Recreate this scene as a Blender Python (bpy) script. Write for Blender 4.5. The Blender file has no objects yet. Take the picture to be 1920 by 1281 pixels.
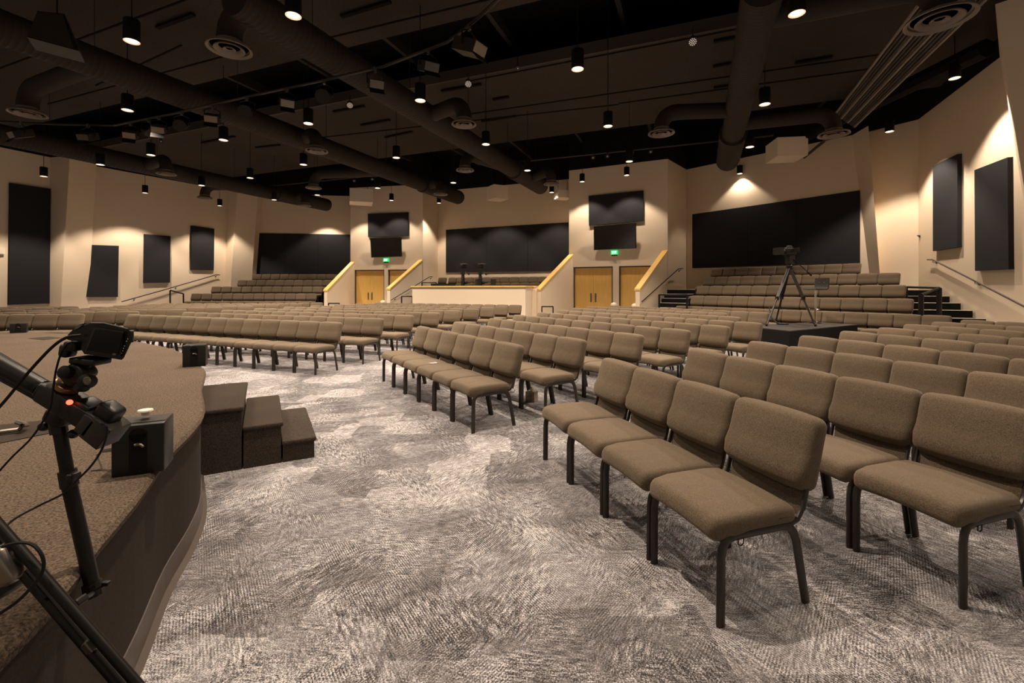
import bpy, math, random
from mathutils import Vector, Matrix
random.seed(7)
C = bpy.context.scene
COL = C.collection
# ------------------------------------------------------------------ camera, world, exposure
F, CX, YH, H = 846.0, 960.0, 540.7, 1.497      # focal length, centre column, horizon row (1920x1281), eye height
cam = bpy.data.cameras.new('camera'); camo = bpy.data.objects.new('camera', cam); COL.objects.link(camo)
camo.location = (0, 0, H); camo.rotation_euler = (math.radians(90), 0, 0)
cam.sensor_fit = 'HORIZONTAL'; cam.sensor_width = 36; cam.lens = F/1920*36
cam.shift_y = (YH-640.5)/1920; cam.clip_start = .05; cam.clip_end = 200
C.camera = camo
C.view_settings.view_transform = 'Standard'; C.view_settings.look = 'None'
C.view_settings.gamma = 1; C.view_settings.exposure = 0.15
try: C.view_settings.use_curve_mapping = False
except Exception: pass
W = bpy.data.worlds.new('world'); C.world = W; W.use_nodes = True
W.node_tree.nodes['Background'].inputs[0].default_value = (1, .81, .62, 1)
W.node_tree.nodes['Background'].inputs[1].default_value = .25
SPOT_W = 680          # watts of one pendant downlight
LIGHT = (1, .815, .63)

R = math.radians
def P(px, py, Y): return Vector(((px-CX)/F*Y, Y, H-(py-YH)/F*Y))
def Z(px, py, z):                       # the point seen at a pixel, at height z
    Y = F*(H-z)/(py-YH); return P(px, py, Y)

# ------------------------------------------------------------------ materials
def mat(name, col=(.5,.5,.5), rough=.6, metal=0, emit=None, estr=1, build=None, spec=.5):
    m = bpy.data.materials.new(name); m.use_nodes = True
    nt = m.node_tree; b = nt.nodes['Principled BSDF']
    b.inputs['Base Color'].default_value = (*col, 1); b.inputs['Roughness'].default_value = rough
    b.inputs['Metallic'].default_value = metal; b.inputs['Specular IOR Level'].default_value = spec
    if emit: b.inputs['Emission Color'].default_value = (*emit, 1); b.inputs['Emission Strength'].default_value = estr
    if build: build(nt, b)
    return m
def nd(nt, t, ins=None, **kw):
    n = nt.nodes.new(t)
    for k, v in kw.items(): setattr(n, k, v)
    for k, v in (ins or {}).items():
        if hasattr(v, 'is_linked') or isinstance(v, bpy.types.NodeSocket): nt.links.new(v, n.inputs[k])
        else: n.inputs[k].default_value = v
    return n
def ramp(nt, fac, stops):
    r = nt.nodes.new('ShaderNodeValToRGB'); nt.links.new(fac, r.inputs[0]); e = r.color_ramp.elements
    while len(e) < len(stops): e.new(.5)
    for i, (p, c) in enumerate(stops):
        e[i].position = p; e[i].color = (*c, 1) if len(c) == 3 else c
    return r.outputs[0]
def speckle(scale, c1, c2, bump=.2, big=0, bd=.002):
    def f(nt, b):
        tc = nd(nt, 'ShaderNodeTexCoord').outputs['Object']
        n = nd(nt, 'ShaderNodeTexNoise', {'Vector': tc, 'Scale': scale, 'Detail': 3.0, 'Roughness': .7})
        c = ramp(nt, n.outputs[0], [(.35, c1), (.65, c2)])
        if big:
            n2 = nd(nt, 'ShaderNodeTexNoise', {'Vector': tc, 'Scale': big, 'Detail': 2.0})
            mx = nd(nt, 'ShaderNodeMix', data_type='RGBA', blend_type='MULTIPLY'); mx.inputs[0].default_value = .5
            nt.links.new(c, mx.inputs[6]); nt.links.new(ramp(nt, n2.outputs[0], [(.3, (.7,.7,.7)), (.7, (1,1,1))]), mx.inputs[7]); c = mx.outputs[2]
        nt.links.new(c, b.inputs['Base Color'])
        if bump:
            bp = nd(nt, 'ShaderNodeBump', {'Strength': bump, 'Distance': bd, 'Height': n.outputs[0]})
            nt.links.new(bp.outputs[0], b.inputs['Normal'])
    return f
def weave(c1, c2):
    def f(nt, b):
        tc = nd(nt, 'ShaderNodeTexCoord').outputs['Object']
        oi = nd(nt, 'ShaderNodeObjectInfo')
        mp = nd(nt, 'ShaderNodeMapping', {'Vector': tc, 'Scale': (420., 420., 620.)})
        n = nd(nt, 'ShaderNodeTexNoise', {'Vector': mp.outputs[0], 'Scale': 1., 'Detail': 2.0, 'Roughness': .75})
        mp2 = nd(nt, 'ShaderNodeMapping', {'Vector': tc, 'Scale': (150., 700., 150.)})
        n3 = nd(nt, 'ShaderNodeTexNoise', {'Vector': mp2.outputs[0], 'Scale': 1., 'Detail': 1.0})
        s = nd(nt, 'ShaderNodeMath', {0: n.outputs[0], 1: n3.outputs[0]}, operation='ADD')
        c = ramp(nt, nd(nt, 'ShaderNodeMath', {0: s.outputs[0], 1: .5}, operation='MULTIPLY').outputs[0], [(.38, c1), (.62, c2)])
        hs = nd(nt, 'ShaderNodeHueSaturation', {'Color': c})
        v = nd(nt, 'ShaderNodeMapRange', {0: oi.outputs['Random'], 3: .9, 4: 1.08}); nt.links.new(v.outputs[0], hs.inputs['Value'])
        nt.links.new(hs.outputs[0], b.inputs['Base Color'])
        wr = nd(nt, 'ShaderNodeTexNoise', {'Vector': tc, 'Scale': 9., 'Detail': 2.0})
        b1 = nd(nt, 'ShaderNodeBump', {'Strength': .25, 'Distance': .02, 'Height': wr.outputs[0]})
        b2 = nd(nt, 'ShaderNodeBump', {'Strength': .35, 'Distance': .001, 'Height': n.outputs[0], 'Normal': b1.outputs[0]})
        nt.links.new(b2.outputs[0], b.inputs['Normal'])
        b.inputs['Sheen Weight'].default_value = .22; b.inputs['Sheen Roughness'].default_value = .5
        b.inputs['Sheen Tint'].default_value = (.8, .7, .55, 1)
    return f
def carpet(nt, b):
    tc = nd(nt, 'ShaderNodeTexCoord').outputs['Object']
    def mixf(f, a, c):
        m = nd(nt, 'ShaderNodeMix', data_type='FLOAT')
        for i, v in ((0, f), (2, a), (3, c)):
            if isinstance(v, (int, float)): m.inputs[i].default_value = v
            else: nt.links.new(v, m.inputs[i])
        return m.outputs[0]
    def streak(ang, sx, sy, detail=4.0):
        mp = nd(nt, 'ShaderNodeMapping', {'Vector': tc, 'Rotation': (0, 0, R(ang))})
        m2 = nd(nt, 'ShaderNodeMapping', {'Vector': mp.outputs[0], 'Scale': (sx, sy, 1)})
        return nd(nt, 'ShaderNodeTexNoise', {'Vector': m2.outputs[0], 'Scale': 1., 'Detail': detail, 'Roughness': .75}).outputs[0]
    def mask(scale, off, lo, hi):
        mp = nd(nt, 'ShaderNodeMapping', {'Vector': tc, 'Location': (off, off*.7, 0)})
        n = nd(nt, 'ShaderNodeTexNoise', {'Vector': mp.outputs[0], 'Scale': scale, 'Detail': 2.0, 'Distortion': .6})
        return nd(nt, 'ShaderNodeMapRange', {0: n.outputs[0], 1: lo, 2: hi}).outputs[0]
    l1 = mixf(mask(1.5, 3, .46, .52), streak(30, 70, 13), streak(95, 80, 15))
    l2 = mixf(mask(1.8, 11, .53, .58), l1, streak(-30, 60, 14))
    mp = nd(nt, 'ShaderNodeMapping', {'Vector': tc, 'Rotation': (0, 0, R(-35))})
    rib = nd(nt, 'ShaderNodeTexWave', {'Vector': mp.outputs[0], 'Scale': 26., 'Distortion': 2.2, 'Detail': 3., 'Detail Scale': 6.}).outputs['Fac']
    mp = nd(nt, 'ShaderNodeMapping', {'Vector': tc, 'Rotation': (0, 0, R(40))})
    rib2 = nd(nt, 'ShaderNodeTexWave', {'Vector': mp.outputs[0], 'Scale': 26., 'Distortion': 2.2, 'Detail': 3., 'Detail Scale': 6.}).outputs['Fac']
    ribs = mixf(mask(2.1, 40, .48, .53), rib, rib2)
    ra = nd(nt, 'ShaderNodeMath', {0: mask(2.2, 23, .47, .58), 1: .16}, operation='MULTIPLY').outputs[0]
    l3 = mixf(ra, l2, ribs)
    grain = nd(nt, 'ShaderNodeTexNoise', {'Vector': tc, 'Scale': 150., 'Detail': 3.0, 'Roughness': .85}).outputs[0]
    l4 = mixf(.60, l3, grain)
    big = nd(nt, 'ShaderNodeTexNoise', {'Vector': tc, 'Scale': 1.6, 'Detail': 5.0, 'Roughness': .65, 'Distortion': .8}).outputs[0]
    vor = nd(nt, 'ShaderNodeTexVoronoi', {'Vector': tc, 'Scale': 2.3, 'Randomness': 1.0}, distance='CHEBYCHEV')
    sel = nd(nt, 'ShaderNodeSeparateColor', {0: vor.outputs['Color']})
    strokes = streak(62, 9, 1.6, 3.0)
    patch = mixf(.22, mixf(.45, big, strokes), sel.outputs[1])
    a = nd(nt, 'ShaderNodeMath', {0: patch, 1: .5}, operation='SUBTRACT').outputs[0]
    a = nd(nt, 'ShaderNodeMath', {0: a, 1: .30}, operation='MULTIPLY').outputs[0]
    con = nd(nt, 'ShaderNodeMapRange', {0: mask(2.6, 71, .42, .60), 3: .85, 4: 1.75}).outputs[0]
    l5 = nd(nt, 'ShaderNodeMath', {0: nd(nt, 'ShaderNodeMath', {0: l4, 1: .5}, operation='SUBTRACT').outputs[0], 1: con}, operation='MULTIPLY').outputs[0]
    l5 = nd(nt, 'ShaderNodeMath', {0: l5, 1: .5}, operation='ADD').outputs[0]
    v = nd(nt, 'ShaderNodeMath', {0: l5, 1: a}, operation='ADD').outputs[0]
    c = ramp(nt, v, [(.395, (.028,.026,.028)), (.46, (.10,.093,.098)), (.53, (.235,.222,.230)), (.625, (.68,.65,.655))])
    nt.links.new(c, b.inputs['Base Color'])
    bp = nd(nt, 'ShaderNodeBump', {'Strength': .5, 'Distance': .004, 'Height': l4}); nt.links.new(bp.outputs[0], b.inputs['Normal'])
def woodf(nt, b):
    tc = nd(nt, 'ShaderNodeTexCoord').outputs['Object']
    mp = nd(nt, 'ShaderNodeMapping', {'Vector': tc, 'Scale': (8., 8., 1.0)})
    n = nd(nt, 'ShaderNodeTexNoise', {'Vector': mp.outputs[0], 'Scale': 1.5, 'Detail': 4.0})
    nt.links.new(ramp(nt, n.outputs[0], [(.25, (.80,.47,.115)), (.75, (.88,.56,.165))]), b.inputs['Base Color'])
M = {
 'wall': mat('wall_paint', rough=.85, build=speckle(60, (.80,.66,.505), (.84,.70,.54), .05)),
 'black': mat('black_paint', (.006,.0055,.006), .9, spec=.2),
 'deck': mat('brown_deck', rough=.9, build=speckle(25, (.022,.016,.0115), (.046,.034,.024), .3, 1.2, .01)),
 'slot': mat('dark_slot', (.008,.006,.006), .9, spec=.2),
 'fascia': mat('fascia', (.055,.042,.035), .8),
 'carpet': mat('floor_carpet', rough=.95, build=carpet, spec=.15),
 'stage': mat('stage_carpet', rough=.98, build=speckle(110, (.045,.033,.024), (.19,.143,.107), 1.0, 1.5, .005), spec=.1),
 'skirt': mat('stage_skirt', rough=.9, build=speckle(90, (.028,.020,.015), (.040,.030,.023), .2), spec=.2),
 'trim': mat('rubber_base', (.075,.057,.047), .45),
 'stair': mat('step_carpet', rough=.97, build=speckle(160, (.018,.014,.011), (.085,.066,.052), .8, 2, .004), spec=.1),
 'riser': mat('black_riser', (.008,.0075,.0075), .75, spec=.15),
 'nosing': mat('metal_nosing', (.78,.70,.60), .4, .1),
 'fabric': mat('chair_fabric', rough=.92, build=weave((.066,.048,.032), (.170,.126,.086)), spec=.2),
 'frame': mat('chair_frame', (.034,.027,.023), .36, .3),
 'panel': mat('acoustic_fabric', rough=.95, build=speckle(220, (.016,.016,.019), (.034,.034,.039), .3), spec=.2),
 'wood': mat('maple', rough=.45, build=woodf),
 'steel': mat('steel', (.28,.25,.22), .3, .9),
 'chrome': mat('chrome', (.75,.72,.68), .12, 1),
 'bmetal': mat('black_metal', (.008,.007,.0065), .42, .3),
 'bplast': mat('black_plastic', (.005,.0047,.0045), .42),
 'gplast': mat('grey_plastic', (.022,.019,.0165), .5),
 'duct': mat('duct_paint', (.032,.0245,.019), .75, spec=.25),
 'ductd': mat('duct_joint', (.03,.022,.018), .8, spec=.2),
 'diff': mat('diffuser_metal', (.20,.165,.135), .5),
 'white': mat('white_metal', (.86,.75,.62), .6),
 'paper': mat('paper', (.9,.88,.85), .7),
 'screen': mat('screen_glass', (.012,.011,.011), .12),
 'rub': mat('rubber', (.005,.005,.005), .6, spec=.3),
 'lens': mat('lamp_lens', (1,.9,.8), .5, emit=(1,.80,.58), estr=4),
 'lensrim': mat('lamp_rim', (.6,.5,.4), .4, emit=(1,.72,.48), estr=.8),
 'par': mat('par_lens', (.7,.62,.55), .4, emit=(1,.85,.72), estr=.35),
 'red': mat('red_led', (1,.05,.02), .4, emit=(1,.06,.03), estr=5),
 'blue': mat('blue_led', (.05,.4,.6), .4, emit=(.05,.5,.8), estr=2),
 'green': mat('exit_green', (.02,.6,.15), .5, emit=(.01,.75,.16), estr=.8),
 'exitw': mat('exit_letters', (.8,1,.85), .5, emit=(.55,1,.65), estr=2.2),
 'tissue': mat('tissue_box_card', rough=.8, build=speckle(14, (.16,.12,.09), (.42,.34,.26), 0)),
 'copper': mat('brass_ring', (.35,.24,.14), .3, .9),
}
# ------------------------------------------------------------------ mesh helpers
ORG = {}
class MB:
    def __init__(s): s.v = []; s.f = []; s.mi = []; s.cur = 0
    def add(s, vs, fs):
        o = len(s.v); s.v += [Vector(v) for v in vs]; s.f += [tuple(i+o for i in f) for f in fs]; s.mi += [s.cur]*len(fs); return s
    def box(s, c, d, rz=0, m=None):
        x, y, z = [k/2 for k in d]
        vs = [Vector((a*x, b*y, e*z)) for e in (-1, 1) for b in (-1, 1) for a in (-1, 1)]
        T = (Matrix.Translation(Vector(c)) @ (m if m else Matrix.Rotation(rz, 4, 'Z')))
        return s.add([T @ v for v in vs], [(0,2,3,1),(4,5,7,6),(0,1,5,4),(2,6,7,3),(0,4,6,2),(1,3,7,5)])
    def tube(s, pts, r, n=8, rx=None, up=None, rs=None):
        pts = [Vector(p) for p in pts]; rings = []
        prev = None
        for i, p in enumerate(pts):
            t = (pts[min(i+1, len(pts)-1)]-pts[max(i-1, 0)]).normalized()
            a = Vector(up) if up else (prev if prev else (Vector((0,0,1)) if abs(t.z) < .9 else Vector((1,0,0))))
            a = (a - t*a.dot(t)).normalized(); b = t.cross(a); prev = a
            ra = rs[i] if rs else r; rb = rx if rx else ra
            rings.append([p + a*(ra*math.cos(2*math.pi*k/n)) + b*(rb*math.sin(2*math.pi*k/n)) for k in range(n)])
        vs = [q for r_ in rings for q in r_]; fs = []
        for i in range(len(pts)-1):
            for k in range(n):
                k2 = (k+1) % n; fs.append((i*n+k, i*n+k2, (i+1)*n+k2, (i+1)*n+k))
        fs.append(tuple(range(n-1, -1, -1))); fs.append(tuple((len(pts)-1)*n+k for k in range(n)))
        return s.add(vs, fs)
    def rod(s, a, b, r, n=8): return s.tube([a, b], r, n)
    def lathe(s, prof, c, n=20, m=None, caps=True):
        T = Matrix.Translation(Vector(c)) @ (m if m else Matrix.Identity(4))
        vs = [T @ Vector((r*math.cos(2*math.pi*k/n), r*math.sin(2*math.pi*k/n), z)) for r, z in prof for k in range(n)]
        fs = [(i*n+k, i*n+(k+1) % n, (i+1)*n+(k+1) % n, (i+1)*n+k) for i in range(len(prof)-1) for k in range(n)]
        if caps and prof[0][0] > 1e-4: fs.append(tuple(range(n-1, -1, -1)))
        if caps and prof[-1][0] > 1e-4: fs.append(tuple((len(prof)-1)*n+k for k in range(n)))
        return s.add(vs, fs)
    def ball(s, c, r, n=12, sc=(1,1,1)):
        prof = [(r*math.sin(math.pi*i/n), -r*math.cos(math.pi*i/n)) for i in range(n+1)]
        return s.lathe([(max(a, 1e-5), b) for a, b in prof], c, n, Matrix.Diagonal((*sc, 1)))
    def prism(s, bot, top):
        n = len(bot); vs = list(bot)+list(top)
        fs = [tuple(range(n-1, -1, -1)), tuple(range(n, 2*n))] + [(i, (i+1) % n, n+(i+1) % n, n+i) for i in range(n)]
        return s.add(vs, fs)
    def poly(s, xy, z0, z1): return s.prism([(x, y, z0) for x, y in xy], [(x, y, z1) for x, y in xy])
    def rbox(s, size, r, c=(0,0,0), m=None, fn=None, seg=4, mid=4):
        hs = [k/2 for k in size]; r = min([r]+hs)
        def ax(h):
            a = [-h + r*(1-math.cos(math.pi/2*i/seg)) for i in range(seg)]
            b = [-(h-r)+2*(h-r)*i/mid for i in range(mid+1)] if h-r > 1e-5 else [0]
            return a+b+[-q for q in reversed(a)]
        A = [ax(h) for h in hs]; key = {}; vs = []; fs = []
        T = Matrix.Translation(Vector(c)) @ (m if m else Matrix.Identity(4))
        def vid(i, j, k):
            if (i, j, k) not in key:
                p = Vector((A[0][i], A[1][j], A[2][k])); q = Vector([max(-(h-r), min(h-r, t)) for h, t in zip(hs, p)])
                d = p-q; 
                if d.length > 1e-7: p = q+d.normalized()*r
                if fn: p = fn(p)
                key[(i, j, k)] = len(vs); vs.append(T @ p)
            return key[(i, j, k)]
        L = [len(a) for a in A]
        for i in range(L[0]-1):
            for j in range(L[1]-1):
                fs.append((vid(i,j,0), vid(i,j+1,0), vid(i+1,j+1,0), vid(i+1,j,0))); k = L[2]-1
                fs.append((vid(i,j,k), vid(i+1,j,k), vid(i+1,j+1,k), vid(i,j+1,k)))
        for i in range(L[0]-1):
            for k in range(L[2]-1):
                fs.append((vid(i,0,k), vid(i+1,0,k), vid(i+1,0,k+1), vid(i,0,k+1))); j = L[1]-1
                fs.append((vid(i,j,k), vid(i,j,k+1), vid(i+1,j,k+1), vid(i+1,j,k)))
        for j in range(L[1]-1):
            for k in range(L[2]-1):
                fs.append((vid(0,j,k), vid(0,j,k+1), vid(0,j+1,k+1), vid(0,j+1,k))); i = L[0]-1
                fs.append((vid(i,j,k), vid(i,j+1,k), vid(i,j+1,k+1), vid(i,j,k+1)))
        return s.add(vs, fs)
    def build(s, name, m, parent=None, smooth=False, loc=None, angle=40):
        o0 = ORG.get(parent.name, Vector((0,0,0))) if parent else Vector((0,0,0))
        base = Vector(loc) if loc is not None else o0
        me = bpy.data.meshes.new(name); me.from_pydata([v-base for v in s.v], [], s.f); 
        ms = m if isinstance(m, (list, tuple)) else [m]
        for k in ms: me.materials.append(M[k])
        for p, i in zip(me.polygons, s.mi): p.material_index = i
        if smooth:
            me.polygons.foreach_set('use_smooth', [True]*len(me.polygons))
            try: me.set_sharp_from_angle(angle=R(angle))
            except Exception: pass
        me.validate(); me.update()
        o = bpy.data.objects.new(name, me); COL.objects.link(o)
        if parent: o.parent = parent
        o.location = base-o0
        ORG[o.name] = base
        return o
def tag(o, label, cat, group=None, kind=None):
    o['label'] = label; o['category'] = cat
    if group: o['group'] = group
    if kind: o['kind'] = kind
    return o
def thing(name, loc, label, cat, group=None, rz=0):
    o = bpy.data.objects.new(name, None); COL.objects.link(o); o.location = loc; o.rotation_euler = (0,0,rz)
    o.empty_display_size = .1; ORG[o.name] = Vector(loc); tag(o, label, cat, group); return o
def struct(o): o['kind'] = 'structure'; return o
def ang(a): a = R(a); return Vector((math.cos(a), -math.sin(a), 0)), Vector((math.sin(a), math.cos(a), 0))

# ------------------------------------------------------------------ room shell
CEIL = 7.1
def Wp(px, py): v = Z(px, py, CEIL); return Vector((v.x, v.y, 0))
def wall(name, A, B, z1=CEIL, z0=0, openings=(), thick=.2, m='wall'):
    """vertical wall from A to B (left to right as seen from inside), thickness away from the room; openings (t0,t1,ztop) in metres along it"""
    A, B = Vector(A), Vector(B); d = (B-A).normalized(); L = (B-A).length; n = Vector((-d.y, d.x, 0))
    mb = MB()
    def blk(a, b, za, zb):
        p = [A+d*a, A+d*b, A+d*b+n*thick, A+d*a+n*thick]
        mb.prism([Vector((q.x, q.y, za)) for q in p], [Vector((q.x, q.y, zb)) for q in p])
    cur = 0
    for a, b, zt in openings:
        blk(cur, a, z0, z1); blk(a, b, zt, z1); cur = b
    blk(cur, L, z0, z1)
    o = struct(mb.build(name, m)); 
    return o
fl = MB(); fl.box((0, 10, -.05), (60, 52, .1)); struct(fl.build('floor', 'carpet'))
cl = MB(); cl.box((0, 10, 9.05), (60, 52, .1)); struct(cl.build('ceiling', 'black'))
V3 = lambda x, y: Vector((x, y, 0))
a0 = Wp(0, 276); a1 = Wp(104, 297); dW = (a1-a0).normalized(); aL = a0-dW*9
b0 = Wp(182, 312); b1 = V3(-16.35, 25.75)
c0 = V3(-15.9, 26.65); c1 = V3(-9.5, 27.45)
t0 = Wp(657, 352.5); t1 = Wp(793, 346.0); m0 = Wp(821, 358.8); m1 = Wp(1067, 336)
m1x = m1 + (m1-m0).normalized()*.5
r0 = Wp(1067, 320); r1 = Wp(1252, 298); e0 = Wp(1287, 318); e1 = Wp(1600, 253)
e1x = e1 + (e1-e0).normalized()*.8
g1 = Wp(1722, 224); g0 = V3(12.6, 16.4); h1 = Wp(1879, 104); hx = h1 + (h1-g1).normalized()*7
def tpl(A, B, px):      # distance along wall A-B where pixel column px crosses
    u = (px-CX)/F; d = (B-A).normalized(); return (u*A.y-A.x)/(d.x-u*d.y)
def zat(A, B, px, py):
    d = (B-A).normalized(); q = A+d*tpl(A, B, px); return H-(py-YH)/F*q.y
dl1 = (tpl(t0, t1, 664.5), tpl(t0, t1, 720.5), 2.52); dl2 = (tpl(t0, t1, 727.5), tpl(t0, t1, 783), 2.52)
dr1 = (tpl(r0, r1, 1075), tpl(r0, r1, 1149), 2.50); dr2 = (tpl(r0, r1, 1160.5), tpl(r0, r1, 1238), 2.50)
WL = [('wall_far_left', aL, a1, ()), ('wall_left_return', a1, V3(-19.35, 20.2), ()), ('wall_left', V3(-19.35, 20.2), b1, ()), ('wall_left_corner', b1, c0, ()), ('wall_back_left', c0, c1, ()),
      ('wall_left_tower_side', c1, t0, ()), ('wall_left_tower', t0, t1, (dl1, dl2)), ('wall_left_tower_return', t1, m0, ()),
      ('wall_center', m0, m1x, ()), ('wall_right_tower_side', m1x, r0, ()), ('wall_right_tower', r0, r1, (dr1, dr2)), ('wall_right_tower_return', r1, e0, ()),
      ('wall_back_right', e0, e1x, ()), ('wall_right_corner', g0, g1, ()), ('wall_right', g1, hx, ())]
for nm, A, B, op in WL:
    wall(nm, A, B, openings=op, thick=.2 if op else .12)
up = [aL, a1, V3(-19.35, 20.2), b1, c0, c1, t0, t1, m0, m1x, r0, r1, e0, e1x, g0, g1, hx]
for i in range(len(up)-1):
    wall('trim_upper', up[i], up[i+1], z0=CEIL, z1=9.0, thick=.12, m='black')
# leaning fins between wall segments
def fin(name, top, shift):
    mb = MB(); mb.prism([Vector((x+shift[0], y+shift[1], 0)) for x, y in top], [Vector((x, y, CEIL)) for x, y in top])
    struct(mb.build(name, 'wall'))
fin('wall_fin_left', [(-19.75,19.3),(-18.72,19.1),(-18.83,20.45),(-19.6,20.8)], (-.42, 0))
fin('wall_fin_left_back', [(-16.3,25.9),(-15.45,25.4),(-14.75,26.2),(-14.8,26.95),(-16,27)], (-.5, 0))
fin('wall_fin_right_back', [(12.45,16.55),(12.28,15.55),(12.75,16.2)], (.55, 0))
fin('wall_fin_right', [(11.78,10.9),(9.53,8.9),(11.2,6.8),(13.5,9.2)], (1.12, 0))
# ceiling clouds, beams
U, V = ang(21.5)          # along the back wall / away from the stage
def slab(name, v0, v1, u0, u1, z, th, m):
    mb = MB(); mb.poly([tuple((U*u0+V*v0)[:2]), tuple((U*u1+V*v0)[:2]), tuple((U*u1+V*v1)[:2]), tuple((U*u0+V*v1)[:2])], z, z+th); return mb.build(name, m)
vF = (Z(180, 275, 7.6)).dot(V); vF2 = (Z(1360, 50, 7.6)).dot(V); vFront = (vF+vF2)/2
vN = Z(660, 80, 7.6).dot(V)
for nm, v0, v1, u0, u1 in (('ceiling_cloud', -2.5, Z(640, 92, 7.6).dot(V), -24, 1.5), ('ceiling_cloud', vFront, vFront+5.9, -28, 9.5)):
    struct(slab(nm, v0, v1, u0, u1, 7.6, .12, 'deck'))
    struct(slab('trim_fascia', v0-.06, v0+.02, u0, u1, 7.52, .3, 'fascia'))
mb = MB()
for k in range(9):
    u = -14+k*3.1; p0 = U*u+V*(vFront-4); mb.box(U*u+V*(vFront+1)+Vector((0,0,8.5)), (.12, 26, .3), -R(21.5))
struct(mb.build('ceiling_beams', 'duct'))

# wall-mounted flat things from pixel outlines
def inplane(px, py, A, B, off=0):
    A, B = Vector(A), Vector(B); d = (B-A).normalized(); n = Vector((-d.y, d.x, 0))
    A = A-n*off; r = Vector(((px-CX)/F, 1, -(py-YH)/F)); o = Vector((0, 0, H))
    t = (A-o).dot(n)/r.dot(n); return o+r*t
def nrm(A, B): d = (Vector(B)-Vector(A)).normalized(); return Vector((-d.y, d.x, 0))
def board(mb, q, A, B, th, off0=0.0):
    n = nrm(A, B); pts = [inplane(x, y, A, B, off0+th) for x, y in q]
    mb.prism([p+n*th for p in pts][::-1], pts[::-1]); return pts
PANELS = [([(19,343),(95,354),(93,569),(16,572)], a0, a1, 'tall narrow black acoustic panel at the far left, the tallest'),
 ([(163,459),(223,461),(221,557),(160,557)], b0, b1, 'black acoustic panel half hidden behind the left leaning wall fin'),
 ([(271,439),(320,443),(319,530),(270,531)], b0, b1, 'middle black acoustic panel above the left wall handrail'),
 ([(359,423),(402,429),(401,507),(358,506)], b0, b1, 'highest hung black acoustic panel on the left wall, above the top end of its handrail'),
 ([(474,437),(657.3,440),(657.3,514.5),(474,515)], c0, c1, 'wide black acoustic panel behind the raised seats left of the left doors'),
 ([(836,431),(1066,417),(1066,507.5),(836,511)], m0, m1, 'wide black acoustic panel on the centre back wall above the camera booth'),
 ([(1298,402),(1612,357),(1612,493),(1298,503)], e0, e1, 'largest black acoustic panel behind the raised seats on the right'),
 ([(1749,311),(1795,289),(1795,463.5),(1749,471)], g1, h1, 'black acoustic panel on the right wall nearer the corner'),
 ([(1827,319),(1889,295),(1891,505),(1828,508)], g1, h1, 'black acoustic panel on the right wall nearest the picture edge, above the handrail'),
 ([(689.5,401),(765,398),(765,442),(690,444.5)], t0, t1, 'landscape black acoustic panel above the left wall screen and doors'),
 ([(1103.5,367.5),(1206,357),(1206,414),(1104,423)], r0, r1, 'landscape black acoustic panel above the right wall screen and doors')]
for q, A, B, lab in PANELS:
    mb = MB(); th = .1 if (q[1][0]-q[0][0]) < 110 else .06; board(mb, q, A, B, th)
    mb.cur = 1
    if len(q) and q[1][0]-q[0][0] > 150:
        for fr in ((.333, .667) if q[0][0] != 1298 else (.33, .62)):
            x = q[0][0]+(q[1][0]-q[0][0])*fr; ya = q[0][1]+(q[1][1]-q[0][1])*fr; yb = q[3][1]+(q[2][1]-q[3][1])*fr
            board(mb, [(x-.25, ya), (x+.25, ya), (x+.25, yb), (x-.25, yb)], A, B, th+.002)
    o = mb.build('acoustic_panel', ['panel', 'black'], loc=inplane(*q[3], A, B, 0)); tag(o, lab, 'acoustic panel', 'acoustic panels on the walls')
# wall screens (tilted forward) with bracket
def tv(q, A, B, lab):
    n = nrm(A, B); base = inplane((q[2][0]+q[3][0])/2, (q[2][1]+q[3][1])/2, A, B, 0)
    t = thing('wall_screen', base, lab, 'television', 'wall screens above the doors')
    tl, tr = inplane(*q[0], A, B, .36), inplane(*q[1], A, B, .36); br, bl = inplane(*q[2], A, B, .14), inplane(*q[3], A, B, .14)
    pts = [tl, tr, br, bl]; c = sum(pts, Vector())/4
    mb = MB(); mb.prism([p+n*.06 for p in pts][::-1], pts[::-1]); mb.build('screen_housing', 'bplast', t)
    mb = MB(); ins = [c+(p-c)*.96-n*.004 for p in pts]; mb.prism([p+n*.003 for p in ins][::-1], ins[::-1]); mb.build('display', 'screen', t)
    mb = MB(); mb.rod(c+n*.05, c+n*.24, .04); mb.build('wall_bracket', 'bmetal', t)
tv([(694,447),(752,445),(753,481),(696,483)], t0, t1, 'black screen tilted off the wall above the left EXIT sign')
tv([(1113,425),(1192.5,418),(1193,465.5),(1113.5,469)], r0, r1, 'black screen tilted off the wall above the right EXIT sign')
# exit signs
LET = {'E': ['111','1','111','1','111'], }
def exit_sign(px, py, A, B, lab):
    c = inplane(px, py, A, B, .05); d = (B-A).normalized(); n = nrm(A, B); rz = math.atan2(d.y, d.x)
    t = thing('exit_sign', c, lab, 'sign', 'EXIT signs over the doors')
    mb = MB(); mb.box(c, (.30, .08, .20), rz); mb.build('sign_box', 'green', t)
    mb = MB(); mb.box(c-Vector((0,0,.13)), (.26, .08, .06), rz); mb.build('lamp_housing', 'gplast', t)
    def bar(x, z, w, h, rot=0):
        m = Matrix.Rotation(rz, 4, 'Z') @ Matrix.Rotation(rot, 4, 'Y'); mb.box(c-n*.044+d*x+Vector((0,0,z)), (w, .006, h), m=m)
    mb = MB(); 
    bar(-.095, 0, .016, .12)
    for z in (-.052, 0, .052): bar(-.075, z, .045, .016)
    bar(-.02, 0, .017, .135, .45); bar(-.02, 0, .017, .135, -.45)
    bar(.028, 0, .016, .12)
    bar(.082, 0, .016, .12); bar(.082, .052, .06, .016)
    mb.build('lettering', 'exitw', t)
exit_sign(724, 487.5, t0, t1, 'green lit EXIT sign over the left pair of doors')
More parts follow.
